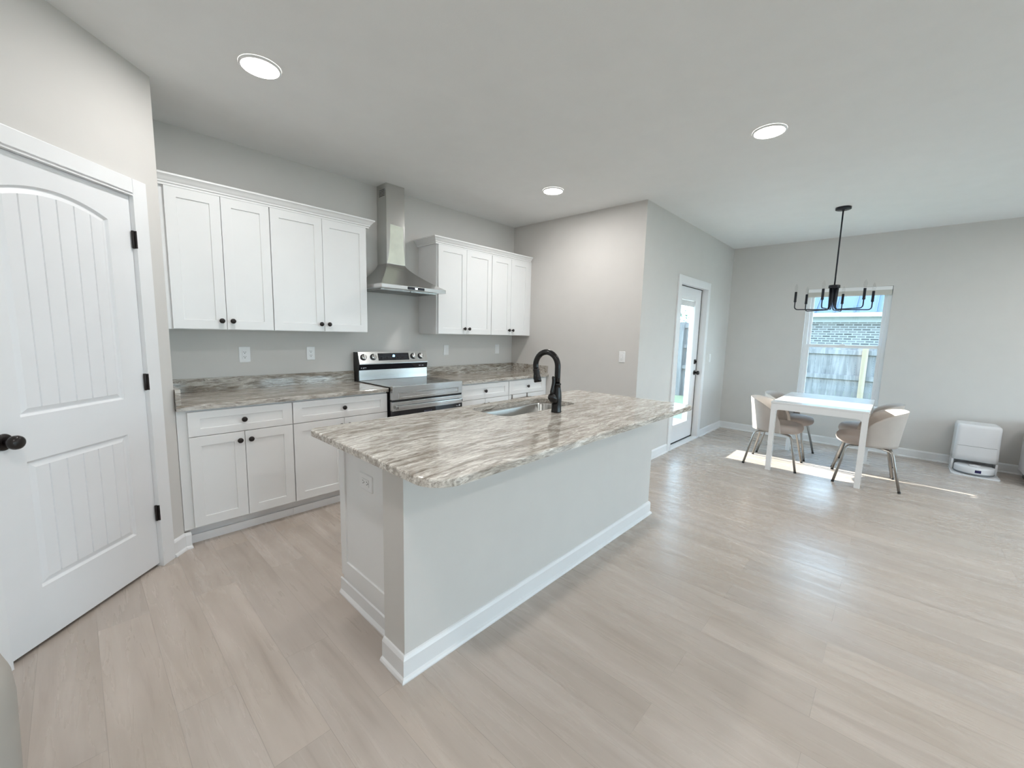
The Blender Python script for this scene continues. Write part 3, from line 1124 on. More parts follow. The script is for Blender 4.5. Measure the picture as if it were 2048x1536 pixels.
dc = mb.build('duct_cover', 'steel_v', t)
mb = MB()
mb.box(CX0 + 0.003, CX1 - 0.003, CY + 0.003, -0.003, 2.36, H - 0.001, 0.002)
uc = tag(mb.build('duct_cover', 'steel_v', t), 'upper telescoping duct cover')
mb = MB()
for r_ in range(5):
    for k in range(6):
        mb.box(CX0 + 0.0015, CX0 + 0.0035, -0.145 + k * 0.017, -0.133 + k * 0.017, 2.645 + r_ * 0.013, 2.651 + r_ * 0.013)
mb.build('vent_slot', 'slot', uc)
mb = MB()
mb.box(-0.948, -0.770, HY - 0.0025, HY + 0.003, 1.7715, 1.7945, 0.001)
hp = mb.build('button_panel', 'black_glass', lip)
mb = MB()
mb.box(-0.872, -0.845, HY - 0.0032, HY - 0.0024, 1.776, 1.790)
mb.build('clock_display', 'display_white', lip)
for bx0 in (-0.940, -0.836):
    mb = MB()
    for k in range(5):
        mb.box(bx0 + k * 0.0125, bx0 + 0.008 + k * 0.0125, HY - 0.0031, HY - 0.0024, 1.781, 1.785)
    mb.build('button_lettering', 'dim_mark', lip)
# pale sheet in the shape of a bright reflection on the lower duct cover
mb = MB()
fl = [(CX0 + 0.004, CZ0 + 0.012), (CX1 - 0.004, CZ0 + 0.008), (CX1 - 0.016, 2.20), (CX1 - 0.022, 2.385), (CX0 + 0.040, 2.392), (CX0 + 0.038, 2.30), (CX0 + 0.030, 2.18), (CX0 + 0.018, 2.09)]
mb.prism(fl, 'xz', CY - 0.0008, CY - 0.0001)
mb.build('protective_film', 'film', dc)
for fx0, fx1 in ((HX0 + 0.05, -0.868), (-0.856, HX1 - 0.05)):
    mb = MB()
    mb.box(fx0, fx1, -0.42, -0.05, HZ0 - 0.006, HZ0 + 0.001, 0.002)
    for k in range(16):
        xx = fx0 + 0.012 + k * (fx1 - fx0 - 0.03) / 15
        mb.box(xx, xx + 0.007, -0.40, -0.07, HZ0 - 0.009, HZ0 - 0.005)
    mb.build('grease_filter', 'steel', t)


# ------------------------------------------------------------------ outlets and switches
def outlet_frame(kind, c):
    """matrix: local (u across, d out of the wall, w up)"""
    if kind == 'back':
        return Matrix(((1, 0, 0, c[0]), (0, -1, 0, c[1]), (0, 0, 1, c[2]), (0, 0, 0, 1)))
    if kind == 'left':     # faces -x
        return Matrix(((0, -1, 0, c[0]), (1, 0, 0, c[1]), (0, 0, 1, c[2]), (0, 0, 0, 1)))


def outlet(kind, c, label, style='duplex', horizontal=False, group='white wall plates', big=False):
    t = thing('wall_switch' if style in ('rocker', 'toggle') else 'wall_outlet', label, 'switch' if style in ('rocker', 'toggle') else 'outlet', c, group)
    FM = outlet_frame(kind, c)
    if horizontal:
        FM = FM @ Matrix(((0, 0, 1, 0), (0, 1, 0, 0), (-1, 0, 0, 0), (0, 0, 0, 1)))
    w, h = (0.040, 0.062) if big else (0.036, 0.059)
    mb = MB(FM)
    L = [mb.loop([(x, d, z) for x, z in rrect(-w + i, w - i, -h + i, h - i, 0.006, 3)]) for i, d in ((0, 0), (0, 0.003), (0.004, 0.0062))]
    mb.bridge(L[0], L[1]); mb.bridge(L[1], L[2]); mb.face(L[2])
    mb.build('cover_plate', 'plate', t)
    mb = MB(FM)
    mb.box(-0.0168, 0.0168, 0.006, 0.0085, -0.0335, 0.0335, 0.0012)
    ins = mb.build('receptacle' if style == 'duplex' else 'rocker', 'plate', t)
    if style == 'duplex':
        mb = MB(FM)
        for zc in (0.018, -0.018):
            mb.box(-0.0078, -0.0052, 0.0084, 0.0089, zc - 0.002, zc + 0.0065)
            mb.box(0.0052, 0.0078, 0.0084, 0.0089, zc - 0.002, zc + 0.0055)
            mb.lathe([(0.0032, 0.0084), (0.0032, 0.0089)], (0, 0, zc - 0.008), 'y', 10)
        mb.build('socket_slot', 'slot', ins)
    elif style == 'rocker':
        mb = MB(FM)
        mb.box(-0.013, 0.013, 0.0084, 0.0098, -0.029, 0.0, 0.001)
        mb.build('paddle', 'plate', ins)
    elif style == 'toggle':
        mb = MB(FM)
        mb.prism([(0.008, -0.009), (0.018, -0.015), (0.019, -0.010), (0.008, 0.006)], 'yz', -0.0045, 0.0045)
        mb.build('toggle_lever', 'plate', ins)
    return t


outlet('back', (-2.117, 0, 1.184), 'white duplex outlet on the kitchen wall nearest the pantry corner', big=True)
outlet('back', (-1.615, 0, 1.184), 'white duplex outlet on the kitchen wall nearest the left side of the range')
outlet('back', (-0.126, 0, 1.195), 'white switch plate on the kitchen wall just right of the range', 'rocker')
outlet('back', (0.695, 0, 1.197), 'white switch plate under the last wall cabinet by the return wall', 'rocker')
outlet('left', (XR, -1.622, 1.179), 'white toggle switch on the return wall above the island', 'toggle')
outlet('back', (3.206, YP, 1.119), 'white switch on the wall right of the patio door', 'rocker')

# ------------------------------------------------------------------ island
KX0, KX1, KY0, KY1 = -2.220, 0.0, -2.285, -2.438
isl = thing('kitchen_island', 'long island with white cabinet end and pale painted back wall', 'island', (-1.1, -2.08, 0))
mb = MB()
mb.box(KX0, KX1, KY1, KY0, 0, BZ1)
tag(mb.build('back_wall', 'wall', isl), 'pale painted half wall')
EX = -2.155
mb = MB()
mb.box(EX + 0.02, -0.03, KY0, -1.735, 0.115, 0.60)
mb.box(EX + 0.02, -1.45, KY0, -1.735, 0.60, BZ1)
mb.box(-0.50, -0.03, KY0, -1.735, 0.60, BZ1)
mb.box(-1.45, -0.50, -1.755, -1.735, 0.60, BZ1)
mb.box(EX + 0.05, -0.05, KY0, -1.80, 0.0, 0.12)
mb.build('cabinet_box', 'cabinet', isl)
# shaker end panel, facing -x
mb = MB()
SM = Matrix(((0, 1, 0, 0), (-1, 0, 0, 0), (0, 0, 1, 0), (0, 0, 0, 1)))     # local x -> -y, local y -> x
mb.mat = SM
shaker(mb, 1.735, 2.284, 0.118, BZ1 - 0.001, EX, 0.019, 0.058, 0.085, 0.008)
mb.build('end_panel', 'cabinet', isl)
for k in range(4):
    a = EX + 0.03 + k * 0.53
    mb = MB()
    # doors facing the range (seen from the kitchen side)
    FMi = Matrix(((1, 0, 0, 0), (0, -1, 0, 2 * -1.735), (0, 0, 1, 0), (0, 0, 0, 1)))
    mb.mat = FMi
    shaker(mb, a, a + 0.52, 0.126, 0.868, -1.735 - 0.020)
    mb.build('door', 'cabinet', isl)
mb = MB()
mb.box(EX + 0.008, EX + 0.0205, KY0, -1.74, 0.0, 0.118)
base_run(mb, (EX + 0.008, -1.715), (EX + 0.008, KY0), (-1, 0), [(0, 0), (0.016, 0), (0.016, 0.008), (0.010, 0.018), (0.006, 0.024), (0.006, 0.085), (0, 0.09)])
mb.build('end_skirting', 'trim', isl)
mb = MB()
base_run(mb, (KX0, KY1), (KX1, KY1), (0, -1))
for x_, n_ in ((KX0, -1), (KX1, 1)):
    base_run(mb, (x_, KY1), (x_, KY0), (n_, 0))
# mitred corner blocks
for sx, xx in ((-1, KX0), (1, KX1)):
    A = [(xx, KY1 - d, z) for d, z in BBP]
    B = [(xx + sx * d, KY1 - d, z) for d, z in BBP]
    C_ = [(xx + sx * d, KY1, z) for d, z in BBP]
    mb.loft([A, B, C_], True, False)
mb.build('skirting', 'trim', isl)
box(KX0 - 0.006, KX0 + 0.03, KY1 - 0.008, KY0 - 0.02, BZ1 - 0.022, BZ1 - 0.0005, 0.002).build('top_trim', 'trim', isl)
outlet('left', (EX + 0.009, -2.007, 0.690), 'white outlet set sideways on the end of the island', 'duplex', True, big=True)

it = thing('island_countertop', 'big pale streaked granite slab with rounded corners on the island', 'countertop', (-1.13, -2.21, BZ1))
IX0, IX1, IY1, IY0 = -2.284, 0.020, -1.700, -2.724
mb = MB()
RO = [0.115, 0.05, 0.04, 0.035]
loops = []
for i, z in ((0, BZ1), (0, CZ - 0.006), (0.002, CZ - 0.002), (0.006, CZ)):
    loops.append(mb.loop([(x, y, z) for x, y in rrect(IX0 + i, IX1 - i, IY0 + i, IY1 - i, [r - i for r in RO], 10)]))
for p, q in zip(loops, loops[1:]):
    mb.bridge(p, q)
KSX0, KSX1, KSY0, KSY1 = -1.345, -0.600, -2.135, -1.800
h_t = mb.loop([(x, y, CZ) for x, y in rrect(KSX0, KSX1, KSY0, KSY1, 0.07, 10)])
h_b = mb.loop([(x, y, BZ1) for x, y in rrect(KSX0, KSX1, KSY0, KSY1, 0.07, 10)])
mb.bridge(h_t, h_b)
mb.fill([loops[-1], h_t])
mb.fill([loops[0], h_b])
mb.build('slab', 'granite', it)

sk = thing('sink', 'stainless undermount sink sunk in the island countertop', 'sink', (-0.97, -1.97, 0.68))
mb = MB()
rings = []
for i, z, r in ((-0.02, BZ1 - 0.0015, 0.08), (0.004, BZ1 - 0.0015, 0.07), (0.008, BZ1 - 0.012, 0.07), (0.014, 0.72, 0.07), (0.030, 0.700, 0.06), (0.065, 0.692, 0.04)):
    rings.append([(x, y, z) for x, y in rrect(KSX0 + i, KSX1 - i, KSY0 + i, KSY1 - i, r, 8)])
mb.loft(rings, False, True)
L = mb.loop([(x, y, 0.690) for x, y in rrect(KSX0 + 0.07, KSX1 - 0.07, KSY0 + 0.07, KSY1 - 0.07, 0.035, 8)])
mb.face(L)
bs = mb.build('basin', 'sink', sk)
sol = bs.modifiers.new('thick', 'SOLIDIFY')
sol.thickness = 0.0015
sol.offset = 1
MB().lathe([(0.045, 0.6915), (0.045, 0.694), (0.036, 0.694), (0.030, 0.692), (0.0, 0.692)], (-0.97, -1.965, 0), 'z', 24).build('drain', 'steel', sk)

# faucet
FX, FY = -0.983, -2.228
fc = thing('faucet', 'tall matte black gooseneck pull-down faucet standing behind the sink', 'faucet', (FX, FY, CZ))
mb = MB()
mb.lathe([(0.0325, CZ + 0.0003), (0.0330, CZ + 0.006), (0.0310, CZ + 0.012), (0.0310, CZ + 0.055), (0.0320, CZ + 0.085), (0.0295, CZ + 0.120), (0.0235, CZ + 0.152), (0.0210, CZ + 0.172), (0.0245, CZ + 0.174), (0.0245, CZ + 0.182), (0.0200, CZ + 0.184), (0.0, CZ + 0.184)], (FX, FY, 0), 'z', 28)
# side valve boss leaning out to the left
mb.tube([(FX - 0.005, FY, CZ + 0.060), (FX - 0.036, FY, CZ + 0.088), (FX - 0.056, FY, CZ + 0.106), (FX - 0.064, FY, CZ + 0.113)], [0.023, 0.0265, 0.0245, 0.015], 18)
mb.build('faucet_body', 'faucet', fc)
mb = MB()
mb.tube([(FX - 0.056, FY, CZ + 0.112), (FX - 0.056, FY, CZ + 0.135), (FX - 0.046, FY, CZ + 0.160), (FX - 0.038, FY, CZ + 0.185), (FX - 0.037, FY, CZ + 0.205), (FX - 0.043, FY, CZ + 0.222), (FX - 0.048, FY, CZ + 0.226)],
        [0.0085, 0.0088, 0.0098, 0.0108, 0.0108, 0.0095, 0.0060], 14)
mb.build('lever_handle', 'faucet', fc)
mb = MB()
RA = 0.088
ZA = 1.200
pts = [(FX, FY, CZ + 0.180), (FX, FY, CZ + 0.22), (FX, FY, ZA - 0.02)]
for k in range(0, 21):
    a = PI * 1.10 * k / 20
    pts.append((FX - 0.004 * k / 20, FY + RA - RA * math.cos(a), ZA + RA * math.sin(a)))
mb.tube(pts, 0.0182, 18)
sp = mb.build('spout', 'faucet', fc)
e = Vector(pts[-1])
dirn = (Vector(pts[-1]) - Vector(pts[-2])).normalized()
mb = MB()
q = [e + dirn * s for s in (-0.004, 0.004, 0.010, 0.040, 0.062, 0.082, 0.086)]
mb.tube(q, [0.0195, 0.0215, 0.0205, 0.0212, 0.0240, 0.0250, 0.0210], 20)
hd = mb.build('spray_head', 'faucet', fc)
mb = MB()
cc = e + dirn * 0.048
mb.box(cc.x - 0.030, cc.x - 0.018, cc.y - 0.007, cc.y + 0.007, cc.z - 0.018, cc.z + 0.014, 0.003)
mb.build('spray_button', 'faucet', hd)


# ------------------------------------------------------------------ recessed lights
def downlight(x, y, label, grp='recessed ceiling lights', power=LAMP):
    t = thing('recessed_light', label, 'ceiling light', (x, y, H - 0.01), grp)
    mb = MB()
    n = 40
    prof = [(0.098, H - 0.0005), (0.098, H - 0.004), (0.094, H - 0.010), (0.0885, H - 0.011), (0.086, H - 0.007)]
    mb.lathe(prof, (x, y, 0), 'z', n, True, False)
    mb.build('trim_ring', 'plate', t)
    mb = MB()
    mb.lathe([(0.088, H - 0.0105), (0.060, H - 0.0115), (0.0, H - 0.012)], (x, y, 0), 'z', n, True, False)
    mb.build('lens', 'lens', t)
    ld = bpy.data.lights.new('downlight_lamp', 'AREA')
    ld.shape = 'DISK'
    ld.size = 0.15
    ld.energy = power
    ld.color = (1.0, 0.985, 0.975)
    lo = bpy.data.objects.new('downlight_lamp', ld)
    COL.objects.link(lo)
    lo.parent = t
    lo.location = (0, 0, -0.006)
    return t


downlight(-2.266, -1.180, 'large bright recessed ceiling light in front of the pantry door corner', power=7.2)
downlight(0.171, -3.010, 'bright recessed ceiling light between island and dining table')
downlight(0.178, -1.231, 'small bright recessed ceiling light near the return wall', power=9.8)
for x, y in ((-2.95, -3.0), (-2.3, -5.4), (0.2, -5.4), (2.6, -5.6), (-2.3, -7.5), (0.2, -7.5), (2.6, -7.5)):  # unseen downlights added to fill the room with light
    downlight(x, y, 'bright recessed ceiling light behind the camera', 'recessed lights behind the camera', 11.0 if y > -4 else FILL_REAR)

# ------------------------------------------------------------------ chandelier
CHX, CHY = 2.420, -3.220
ch = thing('chandelier', 'black six arm chandelier with candle sleeves above the dining table', 'chandelier', (CHX, CHY, H))
MB().lathe([(0.066, H - 0.0005), (0.066, H - 0.020), (0.062, H - 0.023), (0.012, H - 0.024), (0.010, H - 0.034), (0.0, H - 0.034)], (CHX, CHY, 0), 'z', 32).build('ceiling_canopy', 'iron', ch)
mb = MB()
mb.tube([(CHX, CHY, H - 0.03), (CHX, CHY, 1.975)], 0.0068, 12)
mb.build('rod', 'iron', ch)
MB().lathe([(0.010, 1.982), (0.046, 1.980), (0.049, 1.976), (0.049, 1.952), (0.044, 1.948), (0.0, 1.948)], (CHX, CHY, 0), 'z', 32).build('hub', 'iron', ch)
for k in range(6):
    a = math.radians(-9 + 60 * k)
    ux, uy = math.cos(a), math.sin(a)
    def P(r, z):
        return (CHX + ux * r, CHY + uy * r, z)
    mb = MB()
    pts = [P(0.031, 1.952), P(0.029, 1.84), P(0.029, 1.765)]
    for j in range(1, 6):
        b = PI / 2 * j / 5
        pts.append(P(0.029 + 0.03 * (1 - math.cos(b)), 1.765 - 0.03 * math.sin(b) - 0.006))
    R0 = 0.332
    for j in range(0, 6):
        b = PI / 2 * j / 5
        pts.append(P(R0 - 0.03 + 0.03 * math.sin(b), 1.729 + 0.03 * (1 - math.cos(b))))
    pts.append(P(R0, 1.812))
    rad = [0.0105, 0.0085, 0.0062] + [0.0055] * (len(pts) - 3)
    mb.tube(pts, rad, 10)
    arm = mb.build('arm', 'iron', ch)
    c = P(R0, 0)
    MB().lathe([(0.007, 1.806), (0.0125, 1.810), (0.0125, 1.822), (0.0115, 1.824), (0.0115, 1.915), (0.0, 1.915)], c, 'z', 16).build('candle_sleeve', 'iron', arm)
    MB().lathe([(0.006, 1.9152), (0.009, 1.922), (0.0135, 1.940), (0.0145, 1.955), (0.011, 1.975), (0.005, 1.992), (0.0005, 2.000)], c, 'z', 16).build('bulb', 'bulb', arm)

# ------------------------------------------------------------------ dining table
TX0, TX1, TY0, TY1, TZ = 2.012, 3.172, -3.638, -2.836, 0.750
dt = thing('dining_table', 'white rectangular dining table under the chandelier', 'table', ((TX0 + TX1) / 2, (TY0 + TY1) / 2, 0))
mb = MB()
rings = []
for i, z in ((0.003, TZ - 0.018), (0, TZ - 0.016), (0, TZ - 0.002), (0.002, TZ)):
    rings.append([(x, y, z) for x, y in rrect(TX0 + i, TX1 - i, TY0 + i, TY1 - i, 0.006, 3)])
mb.loft(rings, True, False)
mb.build('tabletop', 'table', dt)
LG = 0.052
AZ = 0.668
mb = MB()
z1 = TZ - 0.0185
i = 0.004
mb.box(TX0 + i, TX0 + i + 0.02, TY0 + LG, TY1 - LG, AZ, z1)
mb.box(TX1 - i - 0.02, TX1 - i, TY0 + LG, TY1 - LG, AZ, z1)
mb.box(TX0 + LG, TX1 - LG, TY0 + i, TY0 + i + 0.02, AZ, z1)
mb.box(TX0 + LG, TX1 - LG, TY1 - i - 0.02, TY1 - i, AZ, z1)
# rounded gussets where apron meets leg
R_ = 0.028
def gusset(c, sgn, z):
    pts = [(c, z), (c + sgn * R_, z)]
    for k in range(7):
        b = PI / 2 * k / 6
        pts.append((c + sgn * (R_ - R_ * math.sin(b)), z - R_ + R_ * math.cos(b)))
    return pts
for xx in (TX0 + i, TX1 - i - 0.02):
    for yy, sg in ((TY0 + LG, 1), (TY1 - LG, -1)):
        mb.prism(gusset(yy, sg, AZ), 'yz', xx, xx + 0.02)
for yy in (TY0 + i, TY1 - i - 0.02):
    for xx, sg in ((TX0 + LG, 1), (TX1 - LG, -1)):
        mb.prism(gusset(xx, sg, AZ), 'xz', yy, yy + 0.02)
mb.build('apron', 'table', dt)
for lx in (TX0 + i, TX1 - i - 0.048):
    for ly in (TY0 + i, TY1 - i - 0.048):
        mb = MB()
        mb.box(lx, lx + 0.048, ly, ly + 0.048, 0.0, z1, 0.0015)
        mb.build('leg', 'table', dt)


# ------------------------------------------------------------------ dining chairs (front towards local -y)
def make_chair():
    t = thing('dining_chair', '', 'chair')
    # seat cushion: super-ellipse with soft rim
    mb = MB()
    rings = []
    N = 40
    prof = [(0.60, 0.388), (0.86, 0.392), (0.97, 0.408), (1.0, 0.432), (0.985, 0.456), (0.93, 0.474), (0.80, 0.484), (0.55, 0.489), (0.25, 0.490), (0.02, 0.490)]
    for sc, z in prof:
        ring = []
        for k in range(N):
            a = 2 * PI * k / N
            ca, sa = math.cos(a), math.sin(a)
            ex = 2 / 2.6
            rx, ry = 0.232, 0.232
            ring.append((rx * sc * math.copysign(abs(ca) ** ex, ca), -0.025 + ry * sc * math.copysign(abs(sa) ** ex, sa), z))
        rings.append(ring)
    mb.loft(rings, True, True)
    mb.build('seat', 'fabric', t, True)
    # wrap-around shell back
    mb = MB()
    NT, NV = 44, 12
    A = math.radians(108)
    grid_o, grid_i = [], []
    for iu in range(NT + 1):
        th = -A + 2 * A * iu / NT
        q = abs(th) / A
        s = max(0.0, (q - 0.12) / 0.88)
        zt = 0.750 - (0.750 - 0.410) * (1 - math.sqrt(max(0.0, 1 - s ** 2.3)))
        zb = 0.392 + 0.004 * q
        co, ci = [], []
        for iv in range(NV + 1):
            v = iv / NV
            z = zb + (zt - zb) * v
            lean = 0.050 * ((z - 0.39) / 0.40) ** 1.1
            rx = 0.243 + lean
            ry = 0.235 + lean
            th_w = 0.026 * math.sin(min(1, (1 - v) * 6 + 0.12) * PI / 2) * (1 if q < 0.93 else max(0.25, (1 - q) / 0.07))
            x, y = math.sin(th), math.cos(th)
            if y < 0:
                y *= 1.0
            co.append((x * rx, y * ry - 0.008, z))
            ci.append((x * (rx - th_w), y * (ry - th_w) - 0.008, z))
        grid_o.append(mb.loop(co))
        grid_i.append(mb.loop(ci))
    for a, b in zip(grid_o, grid_o[1:]):
        mb.bridge(a, b, False, True)
    for a, b in zip(grid_i, grid_i[1:]):
        mb.bridge(b, a, False, True)
    for iu in range(NT):
        mb.face([grid_o[iu][-1], grid_o[iu + 1][-1], grid_i[iu + 1][-1], grid_i[iu][-1]], True)
        mb.face([grid_o[iu + 1][0], grid_o[iu][0], grid_i[iu][0], grid_i[iu + 1][0]], True)
    for g, h in ((grid_o[0], grid_i[0]), (grid_i[-1], grid_o[-1])):
        mb.bridge(g, h, False, True)
    mb.build('backrest', 'fabric_shell', t, True)
    mb = MB()
    mb.box(-0.11, 0.11, -0.12, 0.10, 0.374, 0.389, 0.004)
    tag(mb.build('seat_bracket', 'rubber', t, True), 'black underseat bracket')
    for sx in (-1, 1):
        for sy in (-1, 1):
            mb = MB()
            pts = [(sx * 0.06, sy * 0.06, 0.372), (sx * 0.14, sy * 0.135, 0.372), (sx * 0.163, sy * 0.157, 0.368), (sx * 0.176, sy * 0.170, 0.354), (sx * 0.184, sy * 0.178, 0.335), (sx * 0.250, sy * 0.245, 0.012)]
            mb.tube(pts, 0.0115, 12)
            lg = mb.build('leg', 'chrome', t, True)
            mb = MB()
            mb.tube([(sx * 0.2492, sy * 0.2442, 0.016), (sx * 0.2526, sy * 0.2476, 0.0)], [0.0125, 0.0125], 12)
            mb.build('foot_cap', 'rubber', lg, True)
    return t


ch0 = make_chair()
spots = [(2.345, -2.848, 0.03, 'greige upholstered chair between patio door and table, sunlit back nearest the island'),
         (2.965, -2.862, -0.05, 'greige upholstered chair on the patio door side of the table, nearest the window'),
         (2.365, -3.640, PI + 0.10, 'greige upholstered chair with sunlit top edge, back turned to the vacuum dock, nearest the island'),
         (2.930, -3.615, PI - 0.03, 'greige upholstered chair half hidden behind the one turned to the vacuum dock, nearest the window')]
for n_, (x, y, a, lab) in enumerate(spots):
    o = ch0 if n_ == 0 else copy_tree(ch0)
    o.location = (x, y, 0)
    o.rotation_euler = (0, 0, a)
    tag(o, lab, 'chair', 'dining chairs around the white table')

# ------------------------------------------------------------------ robot vacuum and dock
DYc = -4.503
dk = thing('vacuum_dock', 'white robot vacuum dock standing against the dining wall', 'dock', (3.74, DYc, 0))
mb = MB()
rings = []
hw = 0.165
def dockring(z, grow=0.0, x0=3.60, x1=3.895):
    return [(x, y, z) for y, x in [(q[0], q[1]) for q in rrect(DYc - hw - grow, DYc + hw + grow, x0, x1, [0.035, 0.035, 0.02, 0.02], 6)]]
for z, g_ in ((0.135, 0.006), (0.20, 0.004), (0.40, 0.0), (0.50, 0.0), (0.522, -0.004), (0.530, -0.012), (0.532, -0.03)):
    rings.append(dockring(z, g_, 3.60 + max(0, -g_), 3.895))
mb.loft(rings, True, True)
bodyo = mb.build('dock_body', 'dock', dk)
for p in bodyo.data.polygons:
    if len(p.vertices) > 4:
        p.use_smooth = False
box(3.5985, 3.602, DYc - hw + 0.02, DYc + hw - 0.02, 0.2955, 0.2985).build('panel_seam', 'grey_gap', dk)
mb = MB()
mb.box(3.62, 3.76, DYc - 0.03, DYc + 0.03, 0.5325, 0.5345, 0.0008)
mb.build('lid_handle', 'dock', dk)
mb = MB()
mb.box(3.76, 3.895, DYc - hw - 0.002, DYc + hw + 0.002, 0.0, 0.136, 0.004)
mb.box(3.62, 3.77, DYc - hw - 0.006, DYc - hw + 0.012, 0.0, 0.136, 0.004)
mb.box(3.62, 3.77, DYc + hw - 0.012, DYc + hw + 0.006, 0.0, 0.136, 0.004)
mb.build('dock_bay', 'dock', dk)
mb = MB()
mb.prism([(q[1], q[0]) for q in rrect(DYc - 0.178, DYc + 0.178, 3.40, 3.76, [0.03, 0.03, 0.005, 0.005], 5)], 'xy', 0.0005, 0.012)
mb.build('base_plate', 'dock', dk)
rv = thing('robot_vacuum', 'white round robot vacuum parked in its dock', 'robot vacuum', (3.582, DYc, 0.013))
c = (3.582, DYc, 0)
MB().lathe([(0.140, 0.013), (0.150, 0.018), (0.155, 0.030)], c, 'z', 48).build('underside', 'grey_gap', rv)
MB().lathe([(0.150, 0.0302), (0.1515, 0.034), (0.1515, 0.082), (0.148, 0.090), (0.140, 0.094), (0.0, 0.095)], c, 'z', 48).build('robot_shell', 'dock', rv)
MB().lathe([(0.043, 0.0952), (0.043, 0.103), (0.040, 0.1065), (0.0, 0.1075)], (3.545, DYc, 0), 'z', 32).build('sensor_turret', 'dock', rv)
mb = MB()
for k in range(6):
    a0, a1 = PI + 0.18 - 0.36 * k / 6, PI + 0.18 - 0.36 * (k + 1) / 6
    P4 = [(3.582 + 0.1522 * math.cos(a), DYc - 0.012 + 0.1522 * math.sin(a), z) for a, z in ((a0, 0.045), (a1, 0.045), (a1, 0.074), (a0, 0.074))]
    P5 = [(3.582 + 0.150 * math.cos(a), DYc - 0.012 + 0.150 * math.sin(a), z) for a, z in ((a0, 0.045), (a1, 0.045), (a1, 0.074), (a0, 0.074))]
    A_, B_ = mb.loop(P4), mb.loop(P5)
    mb.face(A_)
    mb.bridge(A_, B_)
tag(mb.build('sensor_window', 'navy', rv), 'dark blue sensor window')

# ------------------------------------------------------------------ furniture at the frame edges
sb = thing('sideboard', 'pale grey furniture end on a black plinth beside the vacuum dock', 'furniture', (3.50, -5.4, 0))
box(3.30, 3.86, -6.1, -4.845, 0.075, 0.60, 0.01).build('sideboard_body', 'sideboard', sb)
box(3.34, 3.83, -6.05, -4.88, 0.0, 0.076).build('plinth', 'black', sb)

bn = thing('waste_bin', 'beige round-shouldered bin at the lower left frame edge, white liner on top', 'bin', (-3.39, -2.35, 0))
bx, by = -3.392, -2.29
MB().lathe([(0.165, 0.0), (0.172, 0.01), (0.188, 0.30), (0.194, 0.50), (0.190, 0.56), (0.178, 0.60), (0.160, 0.615), (0.145, 0.612), (0.14, 0.58)], (bx, by, 0), 'z', 40, True, False).build('bin_body', 'bin', bn)
mb = MB()
rings = []
for r_, z in ((0.130, 0.40), (0.138, 0.60), (0.156, 0.625), (0.168, 0.68), (0.160, 0.735), (0.120, 0.765), (0.05, 0.76), (0.001, 0.755)):
    ring = []
    for k in range(40):
        a = 2 * PI * k / 40
        w = 1 + 0.03 * math.sin(7 * a + z * 30) * (z > 0.63)
        ring.append((bx + r_ * w * math.cos(a), by + r_ * w * math.sin(a), z))
    rings.append(ring)
mb.loft(rings, False, True)
mb.build('bin_liner', 'liner', bn)

# ------------------------------------------------------------------ outside
struct('lawn', box(-14, 40, -30, 40, -0.5, -0.2), 'grass', 'green lawn outside the patio door')
struct('patio_slab', box(1.2, 3.9, YP + T + 0.001, -0.4, -0.2, -0.03), 'concrete', 'concrete step outside the patio door')


def fence(y0, y1, ztop, label, post_ys, new_post=None):
    x = 8.5
    t = thing('wood_fence', label, 'fence', (x, (y0 + y1) / 2, -0.2), 'garden fences outside')
    mb = MB()
    y = y0
    while y < y1 - 0.01:
        w = 0.138
        mb.box(x + 0.04, x + 0.058 + random.uniform(-0.003, 0.003), y, min(y + w, y1), -0.2, ztop - 0.03 + random.uniform(-0.012, 0.012))
        y += w + 0.005
    mb.build('board_panel', 'fence', t)
    for zr in (ztop - 0.13, ztop - 0.68, ztop - 1.25):
        box(x, x + 0.039, y0, y1, zr - 0.05, zr + 0.05, 0.003).build('rail', 'fence', t)
    for py in post_ys:
        box(x - 0.085, x - 0.001, py - 0.05, py + 0.05, -0.2, ztop - 0.02, 0.004).build('post', 'fence_new' if py == new_post else 'fence', t)
    return t


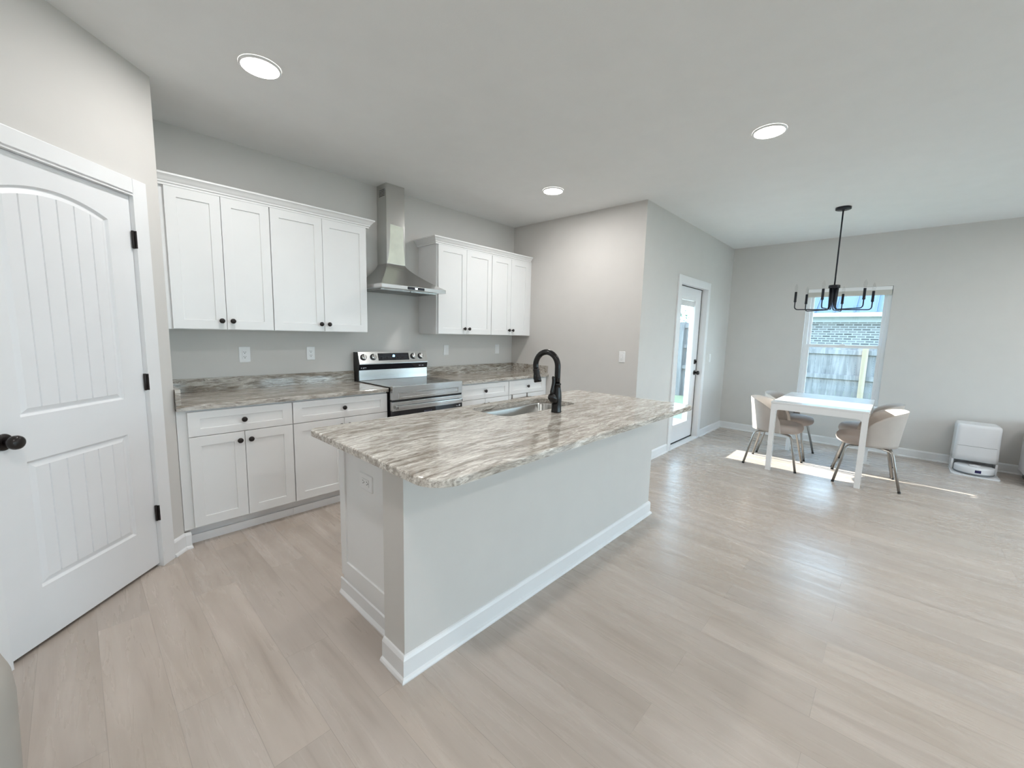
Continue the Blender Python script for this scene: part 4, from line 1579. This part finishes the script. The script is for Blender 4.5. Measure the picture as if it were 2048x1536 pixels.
fence(-9.0, -1.5, 1.30, 'weathered board fence seen through the dining window', (-7.9, -5.6, -3.28, -1.6), -3.28)
fence(-1.49, 9.0, 1.85, 'taller weathered board fence seen through the patio door glass', (0.6, 2.9, 5.2, 7.5))
hs = thing('neighbor_house', 'neighbor house with pale brick wall and blue grey roof beyond the fence', 'house', (15, -3, -0.2))
box(14, 22, -9, 1.2, -0.2, 2.02).build('brick_wall', 'brick', hs)
box(13.97, 14.2, -9.05, 1.25, 2.02, 2.17).build('frieze_board', 'ext', hs)
box(13.55, 14.2, -9.4, 1.6, 2.17, 2.20).build('soffit', 'ext', hs)
mb = MB()
mb.prism([(13.50, 2.18), (13.50, 2.30), (13.64, 2.30), (13.60, 2.18)], 'xz', -9.4, 1.6)
mb.build('gutter', 'ext', hs)
mb = MB()
mb.prism([(13.56, 2.285), (18.0, 4.95), (22.5, 2.285)], 'xz', -9.4, 1.6)
rf = mb.build('roof', 'roof', hs)
for k in range(22):
    y = -9.2 + k * 0.5
    if k < 22:
        mb = MB()
        mb.prism([(13.56, 2.29), (18.0, 4.955), (18.0, 4.985), (13.56, 2.32)], 'xz', y, y + 0.03)
        mb.build('roof_seam', 'roof', rf)


def tree(x, y, h, r, label, seed):
    rnd = random.Random(seed)
    t = thing('tree', label, 'tree', (x, y, -0.2), 'trees beyond the fence')
    MB().tube([(x, y, -0.2), (x + 0.05, y + 0.05, h * 0.35), (x - 0.05, y, h * 0.7)], [0.16, 0.12, 0.05], 10).build('trunk', 'bark', t)
    mb = MB()
    for _ in range(2200):
        while True:
            p = Vector((rnd.uniform(-1, 1), rnd.uniform(-1, 1), rnd.uniform(-1, 1)))
            if 0.25 < p.length < 1:
                break
        c = Vector((x + p.x * r, y + p.y * r, h * 0.62 + p.z * h * 0.40))
        u = Vector((rnd.uniform(-1, 1), rnd.uniform(-1, 1), rnd.uniform(-1, 1))).normalized()
        w = u.cross(Vector((rnd.uniform(-1, 1), rnd.uniform(-1, 1), 1))).normalized()
        s = rnd.uniform(0.03, 0.085)
        mb.face([mb.v(c + u * s), mb.v(c + w * s * 0.5), mb.v(c - u * s), mb.v(c - w * s * 0.5)])
    mb.build('foliage', 'leaf', t)


tree(12.2, 2.6, 5.2, 1.7, 'leafy green tree seen through the top of the patio door glass', 3)
tree(14.6, 5.6, 6.0, 2.1, 'leafy green tree farther off behind the fence', 4)
